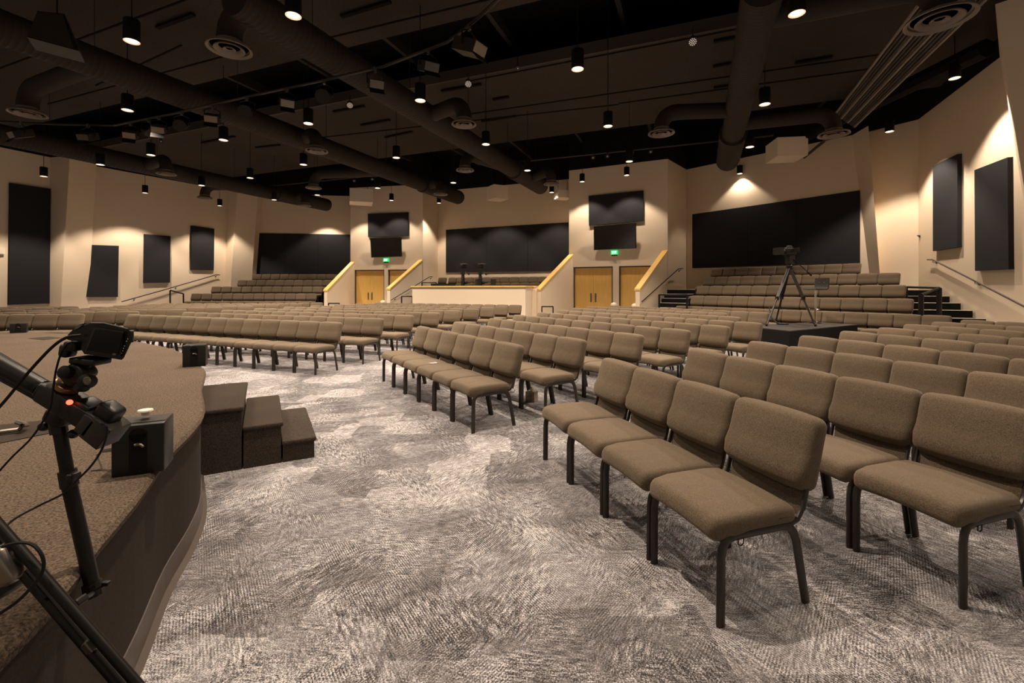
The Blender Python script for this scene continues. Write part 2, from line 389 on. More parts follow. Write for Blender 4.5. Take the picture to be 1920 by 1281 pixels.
exit_sign(1152, 473.5, r0, r1, 'green lit EXIT sign over the right pair of doors')
# doors: two leaves per opening
def doors(n, A, B, op, single=False):
    d = (B-A).normalized(); nn = nrm(A, B); a, b, zt = op; rz = math.atan2(d.y, d.x); w = b-a
    fr = MB()
    for s in (a+.025, b-.025): p = A+d*s+nn*.12; fr.box((p.x, p.y, zt/2), (.05, .16, zt), rz)
    p = A+d*((a+b)/2)+nn*.12; fr.box((p.x, p.y, zt-.025), (w, .16, .05), rz)
    D = fr.build('door_%d' % n, 'gplast' if False else 'trim', loc=(A+d*((a+b)/2)+nn*.12)); struct(D)
    for k in (0, 1):
        x0 = a+.05+k*(w-.1)/2; c = A+d*(x0+(w-.1)/4)+nn*.13
        mb = MB(); mb.box((c.x, c.y, (zt-.05)/2), ((w-.1)/2-.006, .05, zt-.06), rz); lf = mb.build('door_leaf', 'wood', D)
        hc = A+d*((a+b)/2+(-.11 if k == 0 else .11))+nn*.1
        mb = MB(); mb.box((hc.x, hc.y, 1.06), (.075, .012, .42), rz); mb.tube([hc-nn*z_+Vector((0,0,h_)) for z_, h_ in ((0,.92),(.05,.92),(.05,1.2),(0,1.2))], .012, 6)
        mb.build('door_handle', 'steel', lf)
doors(1, t0, t1, dl1); doors(2, t0, t1, dl2); doors(3, r0, r1, dr1); doors(4, r0, r1, dr2)

# half walls beside the doors with maple caps
def halfwall(n, lo, hi, zlo, zhi, lab=None):
    lo, hi = Vector(lo), Vector(hi); d = (hi-lo).normalized(); s = Vector((-d.y, d.x, 0))*.09
    mb = MB(); q = [lo-s, hi-s, hi+s, lo+s]
    mb.prism([Vector((p.x, p.y, 0)) for p in q], [Vector((q[0].x, q[0].y, zlo)), Vector((q[1].x, q[1].y, zhi)), Vector((q[2].x, q[2].y, zhi)), Vector((q[3].x, q[3].y, zlo))])
    w = struct(mb.build('wall_stair_side_%d' % n, 'wall', loc=lo))
    s2 = s*1.35; q = [lo-s2-d*.03, hi-s2, hi+s2, lo+s2-d*.03]; zz = (zlo, zhi, zhi, zlo); mb = MB()
    mb.prism([Vector((p.x, p.y, z)) for p, z in zip(q, zz)], [Vector((p.x, p.y, z+.075)) for p, z in zip(q, zz)])
    struct(mb.build('trim_cap_%d' % n, 'wood'))
def near(px, Y): return Vector(((px-CX)/F*Y, Y, 0))
def zh(px, py, Y): return H-(py-YH)/F*Y
halfwall(1, near(610.5, 22.9), t0+(t1-t0).normalized()*.14, zh(0, 545, 22.9)-.04, zh(0, 493, t0.y))
halfwall(2, near(728.5, 22.0), t1-(t1-t0).normalized()*.12, zh(0, 542, 22.0)-.04, zh(0, 489.5, t1.y))
halfwall(3, near(1010, 19.2), r0+(r1-r0).normalized()*.1, zh(0, 543, 19.2)-.04, zh(0, 480, r0.y))
halfwall(4, near(1195.5, 17.7), r1-(r1-r0).normalized()*.1, zh(0, 543, 17.7)-.04, zh(0, 472, r1.y))
# booth parapet in the centre
bd, bn = ang(22.3)
B0 = V3(-4.53, 20.5); B1 = B0+bd*tpl(B0, B0+bd, 985)
mb = MB(); q = [B0, B1, B1+bn*2.0, B1+bn*2.0-bd*.2, B1+bn*.2-bd*.2, B0+bn*.2]; mb.poly([tuple(p[:2]) for p in q], 0, zh(0, 538.6, 19.5)); struct(mb.build('wall_booth', 'wall', loc=B0))
mb = MB(); q = [B0-bn*.05-bd*.05, B1-bn*.05+bd*.04, B1+bn*2.0+bd*.04, B1+bn*2.0-bd*.24, B1+bn*.24-bd*.24, B0+bn*.24-bd*.05]; zb = zh(0, 538.6, 19.5); mb.poly([tuple(p[:2]) for p in q], zb, zb+.06); struct(mb.build('trim_booth_cap', 'wood'))
sw0 = near(993, 19.3); sw1 = near(1007, 20.6)
mb = MB(); q = [sw0, near(1006, 19.1), near(1006, 19.1)+bn*.2, sw0+bn*.2]; mb.poly([tuple(p[:2]) for p in q], 0, zb-.01); struct(mb.build('wall_booth_stub', 'wall'))
mb = MB(); mb.poly([tuple((p-bn*.03)[:2]) for p in q[:2]]+[tuple((p+bn*.03)[:2]) for p in q[2:]], zb-.01, zb+.05); struct(mb.build('trim_stub_cap', 'wood'))

# ------------------------------------------------------------------ stage
ST = .69
edge = [(-.55,-2.6),(-.72,-1),(-.9,0),(-1.16,1.02),(-1.34,1.44),(-1.49,1.78),(-1.70,2.2),(-1.86,2.6),(-2.07,3.0),(-2.5,3.6),(-2.72,3.95),(-3.05,4.45),(-3.4,4.85),(-4.0,5.5),(-4.6,6.05),(-5.2,6.5),(-5.9,6.97),(-7.0,7.6),(-8.1,8.05),(-9.4,8.3),(-12,8.2),(-16,6.5)]
def smooth2(p, n=4):
    out = []
    for i in range(len(p)-1):
        p0, p1, p2, p3 = p[max(i-1,0)], p[i], p[i+1], p[min(i+2, len(p)-1)]
        for k in range(n):
            t = k/n; out.append(tuple(.5*(2*b+(c-a)*t+(2*a-5*b+4*c-d)*t*t+(3*b-a-3*c+d)*t**3) for a, b, c, d in zip(p0, p1, p2, p3)))
    out.append(p[-1]); return out
es = smooth2(edge)
body = es+[(-16, -2.6)]
mb = MB(); mb.poly(body, .0, ST-.05); struct(mb.build('floor_stage_skirt', 'skirt'))
mb = MB()
n = len(es); ctr = Vector((-9, 2, 0))
def off(i, r):
    a = Vector((*es[max(i-1,0)], 0)); b = Vector((*es[min(i+1, n-1)], 0)); t = (b-a).normalized(); return Vector((*es[i], 0))+Vector((t.y, -t.x, 0))*r
rings = [(0, ST-.06), (.018, ST-.045), (.024, ST-.02), (.012, ST-.004), (0, ST), ]
vs = []; fs = []
for r_, z_ in rings:
    for i in range(n): p = off(i, r_); vs.append((p.x, p.y, z_))
for k in range(len(rings)-1):
    for i in range(n-1): fs.append((k*n+i, k*n+i+1, (k+1)*n+i+1, (k+1)*n+i))
kk = len(vs); vs += [(-16, -2.6, ST)]; fs.append(tuple((len(rings)-1)*n+i for i in range(n))+(kk,))
mb.add(vs, fs); o = mb.build('floor_stage', 'stage'); struct(o)
mb = MB(); vs = []; fs = []
for r_, z_ in ((0, .13), (.006, .13), (.01, .02), (.035, .0)):
    for i in range(n): p = off(i, r_); vs.append((p.x, p.y, z_))
for k in range(3):
    for i in range(n-1): fs.append((k*n+i, k*n+i+1, (k+1)*n+i+1, (k+1)*n+i))
mb.add(vs, fs); struct(mb.build('baseboard_stage', 'trim'))
# stage steps: three carpeted blocks, built from measured corners
sb0 = Z(376, 893, 0); sb1 = Z(592, 857, 0); sd = (sb1-sb0); sL = sd.length; sd.normalize(); sn = Vector((-sd.y, sd.x, 0))
q = Z(519, 772, 0.182)      # rear edge of the lowest tread
wid = 1.12
t = thing('stage_steps', sb0+sd*.6+sn*.5, 'dark carpeted three-tread steps standing against the stage edge', 'steps')
xs = [-.35, (Z(456, 880, 0)-sb0).dot(sd), (Z(530, 868, 0)-sb0).dot(sd), sL]
for k, (xa, xb, zt) in enumerate(((xs[0], xs[1], .517), (xs[1], xs[2], .348), (xs[2], xs[3], .182))):
    mb = MB(); A = sb0+sd*(xa+.002); B = sb0+sd*(xb-.012); q = [A, B, B+sn*wid, A+sn*wid]
    mb.poly([tuple(p[:2]) for p in q], 0, zt-.035); mb.build('riser_box', 'stair', t)
    mb = MB(); c = (sb0+sd*((xa+xb)/2)+sn*(wid/2)); mb.rbox((xb-xa+.012, wid+.03, .04), .016, (c.x, c.y, zt-.018), Matrix.Rotation(math.atan2(sd.y, sd.x), 4, 'Z'), seg=3, mid=1); mb.build('tread', 'stair', t, True)

# ------------------------------------------------------------------ chairs
CW = .52
def backshape(p):           # curved backrest: puffed towards the sitter, softer lower edge
    t = (p.z+.18)/.36
    puff = .026*math.cos(p.x/.26*1.45)*(1-(2*t-1)**4)
    y = p.y - (puff if p.y < 0 else -.004) - (.030*math.exp(-((t-.17)/.17)**2) if p.y < 0 else 0)
    x = p.x*(1-.035*max(0, (.3-t))/.3)
    return Vector((x, y+.012*(t-.5)**2*4*.6, p.z-.012*(abs(p.x)/.25)**3*(1 if t > .5 else -1)))
def seatshape(p):
    f = (p.y+.24)/.48
    z = p.z + .012*math.cos(p.x/.25*1.4) - (.022*max(0, (.22-f)/.22)**2)
    if p.z > 0: z -= .010*max(0, (f-.75)/.25)
    if p.z < 0 and f < .32: z -= .024*math.sin(math.pi*min(1, (.32-f)/.30))
    return Vector((p.x*(1-.07*max(0, (.35-f)/.35)**2), p.y, z))
REC = Matrix.Rotation(R(-13), 4, 'X')
def legpath(s, front):
    x = s*.241
    if front: return [(x, .012, 0), (x, .014, .30), (x, .022, .345), (x, .045, .377), (x, .085, .388), (x, .25, .388)]
    return [(x, .514, 0), (x, .455, .30), (x, .438, .345), (x, .41, .377), (x, .37, .388), (x, .25, .388)]
def chair_parts(full):
    L = []
    m1 = MB(); m1.rbox((.517, .49, .098), .042, (0, .21, .432), fn=seatshape, seg=4 if full else 2, mid=5 if full else 3); L.append(('seat', m1, 'fabric', True))
    m2 = MB(); m2.rbox((.519, .098, .378), .044, (0, .572, .69), REC, fn=backshape, seg=4 if full else 2, mid=5 if full else 3); L.append(('backrest', m2, 'fabric', True))
    m3 = MB(); m3.rbox((  .468, .022, .21), .009, (0, .535, .50), Matrix.Rotation(R(-11), 4, 'X'), fn=lambda p: Vector((p.x*(1+.06*(p.z-.1)/.2), p.y, p.z)), seg=2, mid=2); L.append(('back_panel', m3, 'fabric', True))
    legs = [(s, fr) for s in (-1, 1) for fr in (True, False)]
    lm = []
    for s, fr in legs:
        m = MB(); m.tube(legpath(s, fr), (.014), 8 if full else 4, rx=.023, up=(1, 0, 0)); lm.append(m)
    fr = MB()
    for s in (-1, 1):
        fr.tube([(s*.236, .40, .375), (s*.236, .47, .40), (s*.236, .505, .45), (s*.236, .525, .52), (s*.232, .585, .78)], .010, 6 if full else 4, rx=.013, up=(1, 0, 0))
    for y in (.08, .40): fr.rod((-.235, y, .383), (.235, y, .383), .009, 6 if full else 4)
    L.append(('seat_frame', fr, 'frame', True))
    if full:
        for m in lm: L.append(('leg', m, 'frame', True))
        rk = MB()
        for s in (-1, 1): rk.tube([(s*.13, .44, .37), (s*.13, .46, .34), (s*.13, .58, .33), (s*.13, .60, .36)], .0035, 5)
        for y in (.46, .50, .54, .58): rk.rod((-.13, y, .332), (.13, y, .332), .003, 5)
        hk = [(.252, .10, .375), (.252, .10, .352), (.252, .115, .345), (.252, .13, .352), (.252, .13, .375)]
        L.append(('book_rack', rk, 'frame', False)); h_ = MB(); h_.tube(hk, .003, 5); L.append(('ganging_hook', h_, 'frame', False))
    else:
        for i in (0, 2):
            al = MB(); al.tube(legpath(legs[i][0], True)+legpath(legs[i][0], False)[-2::-1], .014, 4, rx=.023, up=(1, 0, 0)); L.append(('leg_frame', al, 'frame', True))
    return L
def proto(full):
    out = []
    for nm, mb, mt, sm in chair_parts(full):
        me = bpy.data.meshes.new(nm); me.from_pydata(mb.v, [], mb.f); me.materials.append(M[mt])
        if sm: me.polygons.foreach_set('use_smooth', [True]*len(me.polygons)); me.set_sharp_from_angle(angle=R(50))
        me.validate(); out.append((nm, me))
    return out
ORD = ['first','second','third','fourth','fifth','sixth','seventh','eighth','ninth','tenth','eleventh','twelfth','thirteenth','fourteenth','fifteenth','sixteenth']
rows = []     # (section, row index, left top-front point, angle, count, floor z, gap px)
def lineat(P0, a, perp, px):
    d, n_ = ang(a); A = Vector((P0[0], P0[1], 0))+n_*perp; u = (px-CX)/F
    t = (u*A.y-A.x)/(d.x-u*d.y); return A+d*t
def addrows(sec, P0, a, perps, Lp, Rp, zf=0, counts=None):
    for k, pr in enumerate(perps):
        d, _ = ang(a); l = Lp[k]; r = Rp[k]
        if l is not None and r is not None:
            A = lineat(P0, a, pr, l); B = lineat(P0, a, pr, r); n_ = max(1, round((B-A).length/CW)); w_ = (B-A).length/n_
        elif l is not None: A = lineat(P0, a, pr, l); n_ = counts[k]; w_ = CW
        else: n_ = counts[k]; w_ = CW; A = lineat(P0, a, pr, r)-d*CW*n_
        rows.append((sec, k, A, a, n_, zf, w_))
addrows('front block at the far left', (-10.59, 11.15), -11, [1.18*k for k in range(8)],
        [None, None, 51, 114, 167, 211, 250, 300], [157, 259, 347.5, 416, 474, 524, 568, 605.6], counts=[6, 7, 0, 0, 0, 0, 0, 0])
addrows('outermost block by the left wall', (-14.7, 13.4), -27.5, [0, 1.18, 2.36], [None]*3, [47, 101, 147], counts=[4, 5, 5])
addrows('block beyond the stage steps', (-3.15, 8.29), 23.3, [1.18*k for k in range(8)]+[9.3],
        [239, 342.5, 415, 476, 531, 581, 626, 665, 701], [638.5, 717, 774, 823, 862.5, 897.5, 927.5, 953, 978])
addrows('block with the white paper', (.08, 4.95), 57.35, [0, .95, 2.0, 3.12, 4.27, 5.45, 6.75, 8.0, 9.15],
        [781.5, 850, 916, 962, 1007.5, 1044, 1073, 1100, 1144], [974.4, 1094.5, 1203, 1293, 1367, 1429, 1387, 1440, 1480])
addrows('right block nearest the viewer', (.82, 4.14), 72, [1.165*k for k in range(9)],
        [1128.3, 1290, 1402.5, 1498, 1574, 1645, 1693, 1746, 1800], [None]*9, counts=[4, 6, 7, 8, 9, 10, 10, 10, 8])
RR = [('R0', (5.92,16.29), 56, 14, 0), ('R1', (6.56,16.52), 54.5, 12, .36), ('R2', (7.12,17.36), 55, 12, .72), ('R3', (7.72,18.2), 56, 12, 1.08), ('R4', (8.34,18.87), 55.5, 10, 1.44)]
for nm, p, a, n_, zf in RR: rows.append(('raised block behind the camera platform', int(nm[1]), V3(*p), a, n_, zf, CW))
LLr = [((-14.35,23.1),-1,12,.36,358.6,594), ((-15.0,24.0),-1,14,.72,396.5,605), ((-15.1,24.85),-1,11,1.08,446,622), ((-14.9,25.85),-1,9,1.44,473.5,628)]
for k, (p, a, n_, zf, xl, xr) in enumerate(LLr):
    A = lineat(p, a, 0, xl); B = lineat(p, a, 0, xr); nn_ = round((B-A).length/CW); rows.append(('raised block left of the doors', k+1, A, a, nn_, zf, (B-A).length/nn_))
A = lineat((-3.59,24.9), 22.3, 0, 841); rows.append(('raised block above the booth', 1, A, 22.3, 12, 1.22, CW))
A = lineat((-.84,23.1), 22.3, 0, 855); rows.append(('raised block above the booth', 0, A, 22.3, 9, .91, CW))
rows.append(('raised block above the booth', 2, lineat((-3.59,24.9), 22.3, 0, 822), 22.3, 1, 1.22, CW))
HP = .60
f0 = Z(1480, 620.5, HP); fr = Z(1608, 608.7, HP); fl_ = Z(1427, 615, HP)
plat = [f0, fr, fr+Vector((-(fr-f0).normalized().y, (fr-f0).normalized().x, 0))*.95, fl_+(fl_-f0).normalized()*.6]
def inplat(p):
    for i in range(4):
        a_, b_ = plat[i], plat[(i+1) % 4]; e_ = (b_-a_).normalized()
        if e_.x*(p.y-a_.y)-e_.y*(p.x-a_.x) < -.38: return False
    return True
chairs = []
for sec, k, A, a, n_, zf, w_ in rows:
    d, nn_ = ang(a)
    for i in range(n_):
        p = A+d*(w_*(i+.5))-nn_*.575; top = p+nn_*.575
        if top.y < .7: continue
        px = CX+F*top.x/top.y
        if not sec.startswith('raised') and inplat(p+nn_*.3): continue
        if px < -60 or px > 2010: continue
        width = F*w_*abs(d.x*top.y-d.y*top.x)/top.y**2
        pitch = 1.1; Yn = max(1, top.y-pitch*nn_.y*1.0)
        gap = abs(F*(H-.88-zf)*(1/Yn-1/top.y)) if zf == 0 else F*.36/top.y
        if k == 0 and zf == 0: gap = F*.8/top.y
        if zf == 0 and i >= n_-2 and top.y < 12: gap = F*.4/top.y
        gap = min(gap, F*.8/top.y)
        chairs.append((width*gap, sec, k, i, n_, p, a, zf))
chairs.sort(key=lambda c: -c[0])
full, simp = proto(True), proto(False)
def rowname(k): return ORD[k]+' row'
for rank, (sc, sec, k, i, n_, p, a, zf) in enumerate(chairs[:300]):
    pr = full if rank < 190 else simp
    if n_ == 1: lab = 'single brown padded chair at the left end of the centre raised rows'
    else:
        side = ('left', i) if i < n_/2 else ('right', n_-1-i)
        place = ('at the %s end' % side[0]) if side[1] == 0 else ('%s from the %s' % (ORD[side[1]], side[0]))
        lab = 'padded chair %s, %s, %s' % (place, rowname(k), sec)
    t = bpy.data.objects.new('padded_chair', None); COL.objects.link(t); t.empty_display_size = .1
    t.location = (p.x, p.y, zf); t.rotation_euler = (0, 0, -R(a)); tag(t, lab, 'chair', 'padded chairs in rows')
    for nm, me in pr:
        o = bpy.data.objects.new(nm, me); COL.objects.link(o); o.parent = t
if len(chairs) > 300:
    mb = MB()
    for (sc, sec, k, i, n_, p, a, zf) in chairs[300:]:
        T = Matrix.Translation((p.x, p.y, zf)) @ Matrix.Rotation(-R(a), 4, 'Z')
        for nm, me in simp:
            mb.cur = 0 if nm in ('seat', 'backrest', 'back_panel') else 1
            mb.add([T @ v.co for v in me.vertices], [tuple(f.vertices) for f in me.polygons])
    o = mb.build('padded_chairs', ['fabric', 'frame'], smooth=True)
    tag(o, 'the farthest half hidden padded chairs in the back rows', 'chairs', kind='stuff')
print('CHAIRS', len(chairs))

# ------------------------------------------------------------------ raised tiers and stairs
def tierblock(name, A, a, t0_, t1_, n0, n1, z, m='riser', nose=None):
    d, n_ = ang(a); A = V3(A[0], A[1]); q = [A+d*t0_+n_*n0, A+d*t1_+n_*n0, A+d*t1_+n_*n1, A+d*t0_+n_*n1]
    mb = MB(); mb.poly([tuple(p[:2]) for p in q], 0, z); o = struct(mb.build(name, m, loc=q[0]))
    return q
for k in range(1, 5):
    nm, p, a, n_, zf = RR[k]
    tierblock('floor_tier', p, 55, -.15, n_*CW+.12, -.75, 3.2-(k*.6), zf, 'riser')
def stair(lab, A, a, w, steps, riser=.18, run=.3, d0=0, cat='stairs', nosing=True):
    """flight starting at ground point A (its front left corner), climbing along n(a)"""
    d, n_ = ang(a); A = V3(A[0], A[1]); t = thing('stairs', A, lab, 'stairs', 'black stairs up to the raised seats')
    for k in range(steps):
        q = [A+n_*(run*k), A+d*w+n_*(run*k), A+d*w+n_*(run*(k+1)), A+n_*(run*(k+1))]
        mb = MB(); mb.poly([tuple(p[:2]) for p in q], 0, riser*(k+1)); mb.build('step', 'riser', t)
        mb = MB(); mb.poly([tuple(p[:2]) for p in [q[0]-n_*.01, q[1]-n_*.01, q[1]+n_*.12, q[0]+n_*.12]], riser*(k+1), riser*(k+1)+.012); mb.build('nosing', 'nosing', t)
    return t
# right block: flight beside the half wall, flight along the right wall
stair('black stairs between the right doors and the raised right seats', (5.2, 17.55), 41, 1.2, 8, .18, .30)
def on_right(Y): w = (h1-g1).normalized(); return g1+w*((Y-g1.y)/w.y)
w22 = ang(22)[0]; A_ = on_right(9.61)-w22*2.0
_a = math.degrees(math.atan2((g1-h1).x, (g1-h1).y)); dd_, nn2 = ang(_a)
A_ = on_right(9.7)-dd_*1.66
stair('black stairs beside the right wall handrail', A_, _a, 1.6, 8, .18, .59)
# left block
LA = lineat((-14.35,23.1), -1, 0, 594)
for k in range(4):
    zf = .36*(k+1); Y = 22.5+.93*k
    mb = MB(); mb.poly([(-15.4, Y), (-9.9, Y), (-9.6, 27.2), (-15.6, 26.5)], 0, zf); struct(mb.build('floor_tier', 'riser'))
# centre block
for Y0, zf in ((-.3, .91), (1.0, 1.22)):
    q0 = lineat((-3.59,24.9), 22.3, -1.95+Y0, 806); q1 = lineat((-3.59,24.9), 22.3, -1.95+Y0, 1040)
    mb = MB(); q = [q0, q1, q1+bn*(2.6-Y0), q0+bn*(2.6-Y0)]; mb.poly([tuple(p[:2]) for p in q], 0, zf); struct(mb.build('floor_tier', 'riser'))
mb = MB(); q = [B0+bn*.25, B1+bn*.25-bd*.22, B1+bn*2.0-bd*.22, B0+bn*1.7]; mb.poly([tuple(p[:2]) for p in q], 0, .60); struct(mb.build('floor_booth', 'riser'))
stair('small black stairs glimpsed right of the booth wall', near(986, 20.0), 22.3, .45, 3, .18, .3)

# handrails and barriers
def rail(lab, pts, A=None, B=None, offp=.12, r=.02, brackets=(), m='bmetal', nm='handrail'):
    """handrail along a wall plane from pixel points"""
    w = [inplane(x, y, A, B, offp) for x, y in pts]; n_ = nrm(A, B)
    t = thing(nm, w[0], lab, 'handrail', 'wall handrails')
    mb = MB(); mb.tube(w, r, 8); mb.build('rail', m, t, True)
    for x, y in brackets:
        p = inplane(x, y, A, B, offp); mb = MB(); mb.tube([p, p-Vector((0,0,.07)), p-Vector((0,0,.09))+n_*offp], .009, 6); mb.ball(p-Vector((0,0,.09))+n_*(offp-.01), .03, 6); mb.build('bracket', m, t)
rail('long thin brown handrail climbing the left wall', [(228,566),(300,546),(405,515.5),(412,515.5)], b0, b1, .12, .022, ((253,559),(331,537),(406,515.5)))
rail('brown metal handrail on the right wall, lower end out of frame', [(1739,487),(1748,487),(1828,527),(1925,577)], g1, h1, .1, .022, ((1749,487.5),(1828,527)), 'trim')
A4, B4 = near(1195.5, 17.7), r1-(r1-r0).normalized()*.1
rail('black handrail on the stair side wall right of the right doors', [(1203.5,566),(1272,504.5),(1280,503.5)], near(1202, 17.5), near(1290, 20.6), .08, .02, ((1276,504.5),))
rail('dark handrail on the stair side wall left of the booth', [(733,563),(770,541),(806,519),(811,519)], near(732, 21.8), near(800, 24.2), .08, .02, ((742,558.5),(809,519.5)))
def barrier(lab, pts, foot, Y, r=.022):
    """posts and top rail from pixels: pts = [(x,ytop)...]"""
    t = thing('guard_rail', P(pts[0][0], foot[0], Y[0]), lab, 'guard rail', 'black guard rails')
    w = [P(x, y, Yk) for (x, y), Yk in zip(pts, Y)]
    mb = MB(); mb.tube(w, r, 6); mb.build('top_rail', 'bmetal', t)
    for p, f, Yk in zip(w, foot, Y):
        mb = MB(); mb.rod(p, Vector((p.x, p.y, f if f < 3 else 0)), r, 6); mb.build('post', 'bmetal', t)
barrier('black guard rail at the foot of the stairs right of the doors', [(1236,552.5),(1288,553)], (0, 0.2), (16.4, 15.6), .035)
barrier('black guard rail at the foot of the stairs left of the booth', [(753,555.5),(773,556)], (0, 0), (20.9, 20.9), .03)
barrier('small black guard rail beside the left wall handrail', [(319,544.5),(344,551)], (0, 0), (21.4, 21.6), .035)
barrier('thin guard rail below the left maple topped stair wall', [(616,569),(636,569)], (0, 0), (22.6, 22.3), .03)
barrier('thin guard rail below the maple topped wall right of the booth', [(1016,575),(1037,575)], (0, 0), (18.9, 18.6), .025)
barrier('dark guard rail at the left end of the booth platform', [(791,530),(818,530)], (.6, .6), (21.6, 21.4), .025)
t = thing('guard_rail', P(1761, 586, 11.4), 'black guard rail with a solid panel beside the right wall stairs', 'guard rail', 'black guard rails')
pa, pb, pc = P(1761, 540, 11.6), P(1727, 553, 11.1), P(1700, 538.5, 12.6)
mb = MB(); mb.tube([pb, pa], .035, 6); mb.build('top_rail', 'bmetal', t)
mb = MB(); mb.tube([pa, pc], .03, 6); mb.build('top_rail', 'bmetal', t)
for p in (pa, pb): mb = MB(); mb.rod(p, Vector((p.x, p.y, .3)), .055, 8); mb.build('post', 'bmetal', t)
mb = MB(); mb.rod(pc, Vector((pc.x, pc.y, .7)), .03, 6); mb.build('post', 'bmetal', t)

# ------------------------------------------------------------------ ducts and diffusers
def ductline(px0, py0, px1, py1, z=6.0): return Z(px0, py0, z), Z(px1, py1, z)
DU = [((440,-8),(1015,351),'round brown duct ending at the right tower, longest across the picture centre',.30,.34),
      ((-30,40),(861,371),'round brown duct running from the upper left to the left tower',.30,.34),
      ((-40,243),(615,385),'round brown duct along the left wall ending above the left raised seats',.30,.33),
      ((1432,-25),(1364,303),'wide ribbed brown duct hanging at the right above the camera platform',.30,.37)]
ducts = []
for (p0, p1, lab, ra, rb) in DU:
    a, b = ductline(*p0, *p1); d = (b-a).normalized(); L = (b-a).length
    t = thing('air_duct', a, lab, 'duct', 'long round ceiling ducts')
    Ls = L-3.2
    pts = []; rs = []; s = 0
    while s < Ls: pts += [a+d*s, a+d*(s+.06)]; rs += [ra, ra]; s += .12; 
    # spiral ribs
    mb = MB(); P_, R_ = [], []
    s = 0
    while s < Ls:
        for ds, dr in ((0, 0), (.045, .0), (.052, .005), (.062, .005), (.069, 0)):
            P_.append(a+d*(s+ds)); R_.append(ra+dr)
        s += .10
    P_.append(a+d*Ls); R_.append(ra)
    mb.tube(P_, ra, 20, rs=R_); mb.build('duct_run', 'duct', t, True, angle=60)
    mb = MB(); mb.tube([a+d*(Ls-.03), a+d*(Ls+.15)], rb+.015, 20); mb.build('sleeve', 'duct', t)
    mb = MB(); mb.tube([a+d*(Ls+.1), a+d*(L-.12), a+d*(L-.03), a+d*L], rb, 20, rs=[rb, rb, rb*.93, rb*.75]); mb.build('end_section', 'duct', t, True, angle=60)
    s = 1.5
    while s < L:
        p = a+d*s; mb = MB(); mb.rod(p+Vector((0,0,ra-.02)), Vector((p.x, p.y, 9.0)), .008, 4); s += 3; mb.build('hanger_rod', 'ductd', t)
    ducts.append((a, d, L, ra))
DF = [(430,93,.34,0,(455,5),'large diffuser on a short drop, upper left of centre'), (52,214,.34,1,(185,118),'diffuser at the far left on a long bent branch'),
      (594,284,.31,1,(560,262),'diffuser under the duct above the left tower approach'), (870,234,.30,0,(800,218),'diffuser on an elbow beside the central duct'),
      (312,327,.30,2,(290,308),'diffuser under the left wall duct near the left end'), (588,353,.30,1,(735,320),'diffuser on a long curved branch left of the left tower'),
      (872,320,.30,0,(955,318),'diffuser between the two central duct ends'), (826,365,.30,1,(805,348),'diffuser under the end of the left tower duct'),
      (1240,251,.33,3,(1372,208),'diffuser on a branch left of the ribbed right duct'), (1762,38,.42,3,(1420,35),'largest diffuser at the upper right corner'),
      (1563,253,.36,3,(1384,232),'diffuser at the right above the white ceiling box'), (1034,346,.30,0,(1000,335),'diffuser under the end of the central duct'),
      (384,372,.30,2,(430,352),'black silhouetted diffuser in front of the left wall'), (572,386,.28,2,(555,372),'diffuser under the end of the left wall duct')]
for px, py, r_, di, src, lab in DF:
    c = Z(px, py, 5.45); s = Z(*src, 6.0); a, d, L, ra = ducts[di]
    # foot of the branch on the duct axis
    tt = max(.3, min(L-.4, (s-a).dot(d))); s = a+d*tt
    t = thing('air_diffuser', c, lab, 'air vent', 'round ceiling diffusers')
    mb = MB(); br = .19
    top = Vector((c.x, c.y, 6.0)); v = top-s; hv = Vector((v.x, v.y, 0)); Lh = hv.length
    pts = [s]
    if Lh > .45:
        e = hv.normalized(); 
        for k in range(7):
            w = k/6*math.pi/2; pts.append(top-e*.38*(1-math.sin(w)) - Vector((0,0,.38*(1-math.cos(w)))))
        pts.append(c+Vector((0,0,.1)))
    else: pts += [Vector((c.x, c.y, 5.85)), c+Vector((0,0,.1))]
    mb.tube(pts, br, 14); mb.build('branch_duct', 'duct', t, True, angle=50)
    mb = MB(); mb.lathe([(br, .14), (br*1.02, .10), (r_*.97, .035), (r_, .0), (r_*.97, -.008), (r_*.86, .02), (r_*.84, .06)], c, 32, caps=False); mb.build('outer_cone', 'diff', t, True)
    mb = MB(); mb.lathe([(r_*.60, .045), (r_*.68, .0), (r_*.66, -.014), (r_*.50, .02), (r_*.46, .05)], c, 28, caps=False); mb.lathe([(r_*.22, .03), (r_*.29, -.005), (r_*.27, -.014), (r_*.15, .02)], c, 20, caps=False); mb.build('inner_cones', 'diff', t, True)
    mb = MB(); mb.lathe([(r_*.86, .058), (1e-4, .058)], c, 20); mb.build('throat', 'slot', t)

